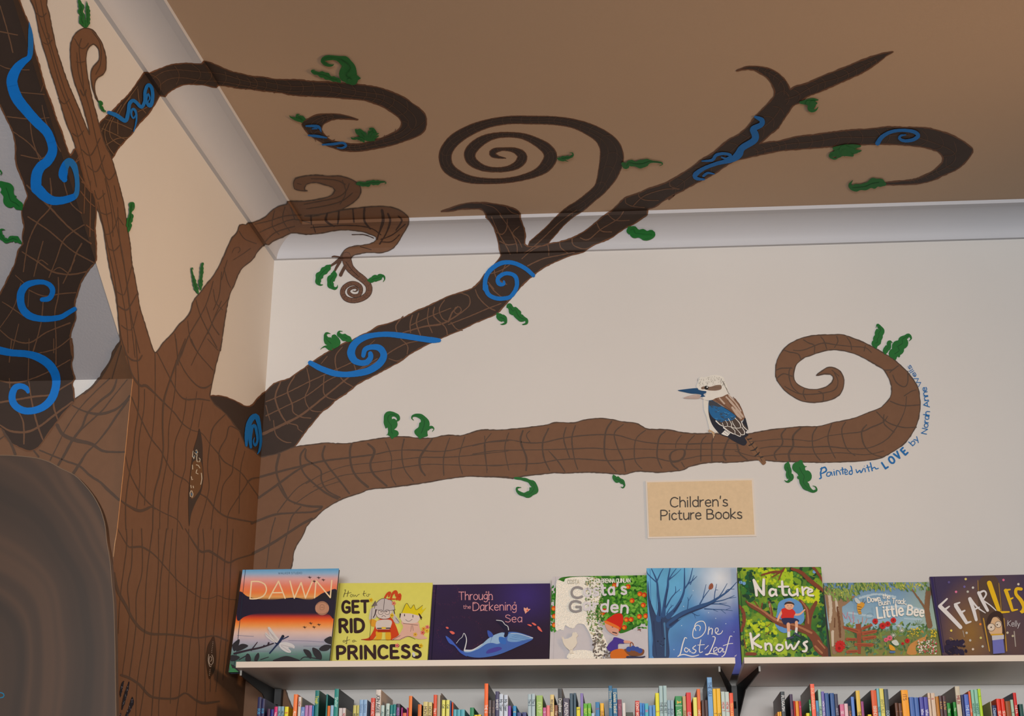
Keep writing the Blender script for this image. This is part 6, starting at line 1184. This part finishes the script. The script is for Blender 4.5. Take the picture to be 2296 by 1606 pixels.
def book_mat(col):
    if col not in _cm: _cm[col] = mat('book_cover_%d' % len(_cm), col, .45, .04, 40, spec=.4)
    return _cm[col]
r_ = random.Random(11)
for i, b in enumerate(rows):
    x0, x1, z1 = b['X0'], b['X1'], b['Z']; hgt = z1-ZL; dep = min(.24, hgt*r_.uniform(.70, .80)); dep = min(dep, .235)
    bd = min(.0016, (x1-x0)*.22); y1 = YF+dep
    for px_ in posts:                                   # shorter books in front of the steel posts
        if x1 > px_-.02 and x0 < px_+.02: dep = min(dep, .23); y1 = YF+dep
    t = thing('book', b['label'], 'book', ((x0+x1)/2, YF, ZL), 'spine-out picture books on the lower shelf')
    cc = b['col']; M = book_mat(cc)
    e = min(.0012, (x1-x0)*.12)                        # rounded spine
    xs = [x0, x0+e, (x0+x1)/2, x1-e, x1]; ys = [YF+.0014, YF+.0003, YF, YF+.0003, YF+.0014]
    v = []; f = []
    for z in (ZL, z1): v += [(x, y, z) for x, y in zip(xs, ys)]+[(x1, y1, z), (x1-bd, y1, z), (x1-bd, YF+.003, z), (x0+bd, YF+.003, z), (x0+bd, y1, z), (x0, y1, z)]
    n = 11
    f = [(k, (k+1) % n, (k+1) % n+n, k+n) for k in range(n)]
    top = [(0,1,8,9,10), (1,2,3,7,8), (3,4,5,6,7)]
    f += [tuple(q+n for q in g) for g in top]+[tuple(reversed(g)) for g in top]
    co = mesh_obj('cover', v, f, M, t); sc_ = SIDE.get(b['txt']) or SIDE.get(b['col'])
    if sc_:
        co.data.materials.append(book_mat(sc_))
        for k in (4, 10): co.data.polygons[k].material_index = 1
    pz = z1-.003
    mesh_obj('page_block', *box(x0+bd, x1-bd, YF+.004, y1-.004, ZL+.003, pz), M_head, t)
    if b['txt']:
        fac = Facet('sp', [(x0+.0002, YF-.00015, ZL), (x1-.0002, YF-.00015, ZL), (x1-.0002, YF-.00015, z1-.002), (x0+.0002, YF-.00015, z1-.002)])
        p = Paint([fac], .0002)
        top_px = proj(((x0+x1)/2, YF, z1)); bot_px = proj(((x0+x1)/2, YF, z1-.08)); ang = math.degrees(math.atan2(bot_px[1]-top_px[1], bot_px[0]-top_px[0]))
        wpx = proj((x1, YF, z1))[0]-proj((x0, YF, z1))[0]; h = wpx*(.62 if wpx < 12 else .5)
        dx = (b['ty']-top_px[1])/max(1e-3, (bot_px[1]-top_px[1])); cx = top_px[0]+(bot_px[0]-top_px[0])*dx
        write(p, b['txt'], cx-h*.5, b['ty'], h, b['tc'], ang=ang, wt=.17, wide=.95, track=.2)
        if b['txt'] in ('VEG',):
            q = T('S4 880,640')[0]; p.poly([(q[0]-5, q[1]-4), (q[0], q[1]-1), (q[0]+5, q[1]-3), (q[0]+4, q[1]+2), (q[0], q[1]+1), (q[0]-4, q[1]+4)], (236, 180, 40)); p.strokes([[(q[0]-8, q[1]+8, 1), (q[0]+8, q[1]+8, 1)]], (220, 226, 210))
        if p.F: p.build('spine_title', SPI, t)
# second colour blocks on a few spines
# ================================================================== cut-out arch board in front of the alcove face
YA = YL-.022
ap = T('P -90,1020 C 0,995 100,997 200,1005 320,1020 430,1055 520,1105 640,1165 720,1240 800,1340 860,1450 890,1540 905,1606 D 920,120 935,200 950,320 960,450 972,570 980,700 988,1000 992,1300 998,1606 P 264,1720 P -90,1720')
apx = T('P -90,1020')+[tuple(q) for q in cr(ap[1:-2], 12)]+ap[-2:]
av = [onY(q[0], q[1], YA) for q in apx]
ax_ = max(v[0] for v in av); av[-2] = np.array([av[-2][0], YA, 0.02]); av[-1] = np.array([av[-1][0], YA, 0.02])
arch = thing('arch_board', 'dark brown arched board painted with soft swirling streaks, standing at the lower left', 'panel', (-.3, YA, .02))
ma = bpy.data.materials.new('hollow_paint'); ma.use_nodes = True; nt = ma.node_tree; b = nt.nodes['Principled BSDF']; b.inputs['Roughness'].default_value = .5
tc = nt.nodes.new('ShaderNodeTexCoord'); mp = nt.nodes.new('ShaderNodeMapping'); cpt = onY(-150, 1640, YA)
mp.inputs['Location'].default_value = (-cpt[0]*1.6, -cpt[1], -cpt[2]); mp.inputs['Scale'].default_value = (1.6, 1, 1)
nn = nt.nodes.new('ShaderNodeTexNoise'); nn.inputs['Scale'].default_value = 1.7; nn.inputs['Detail'].default_value = 2
vl = nt.nodes.new('ShaderNodeVectorMath'); vl.operation = 'LENGTH'; ad = nt.nodes.new('ShaderNodeMath'); ad.operation = 'MULTIPLY_ADD'; ad.inputs[1].default_value = .3
ns = nt.nodes.new('ShaderNodeTexNoise'); ns.noise_dimensions = '1D'; ns.inputs['Scale'].default_value = 8; ns.inputs['Detail'].default_value = 2
rp = nt.nodes.new('ShaderNodeValToRGB'); e = rp.color_ramp.elements; e[0].position = .34; e[0].color = lin((54, 41, 32))+(1,); e[1].position = .72; e[1].color = lin((98, 70, 50))+(1,)
m2 = e.new(.52); m2.color = lin((68, 50, 38))+(1,)
nt.links.new(tc.outputs['Object'], mp.inputs['Vector']); nt.links.new(mp.outputs[0], vl.inputs[0]); nt.links.new(tc.outputs['Object'], nn.inputs['Vector'])
nt.links.new(nn.outputs[0], ad.inputs[0]); nt.links.new(vl.outputs['Value'], ad.inputs[2]); nt.links.new(ad.outputs[0], ns.inputs['W']); nt.links.new(ns.outputs[0], rp.inputs[0]); nt.links.new(rp.outputs[0], b.inputs['Base Color'])
mesh_obj('board', *slab(av, (0, .018, 0)), ma, arch)
af = [Facet('a', [(-1.2, YA, 1.2), (ax_, YA, 1.2), (ax_, YA, 2.7), (-1.2, YA, 2.7)])]
p = Paint(af, .0004); eg = cr([ (q[0]-.8, q[1]+.8) for q in ap[1:-2]], 8); p.strokes([[(q[0], q[1], 1.6) for q in eg]], (120, 98, 78), sharp=True); p.build('painted_edge_highlight', INK, arch)['label'] = 'thin highlight line painted along the edge'  # the paler line is the board edge's highlight, painted on
p = Paint(af, .0004); p.strokes(TS('D -20,1425,8 0,1405,9 30,1415,9 35,1430,9 25,1445,9 0,1450,8 -20,1440,8'), (20, 120, 160)); p.build('blue_mark', INK, arch)
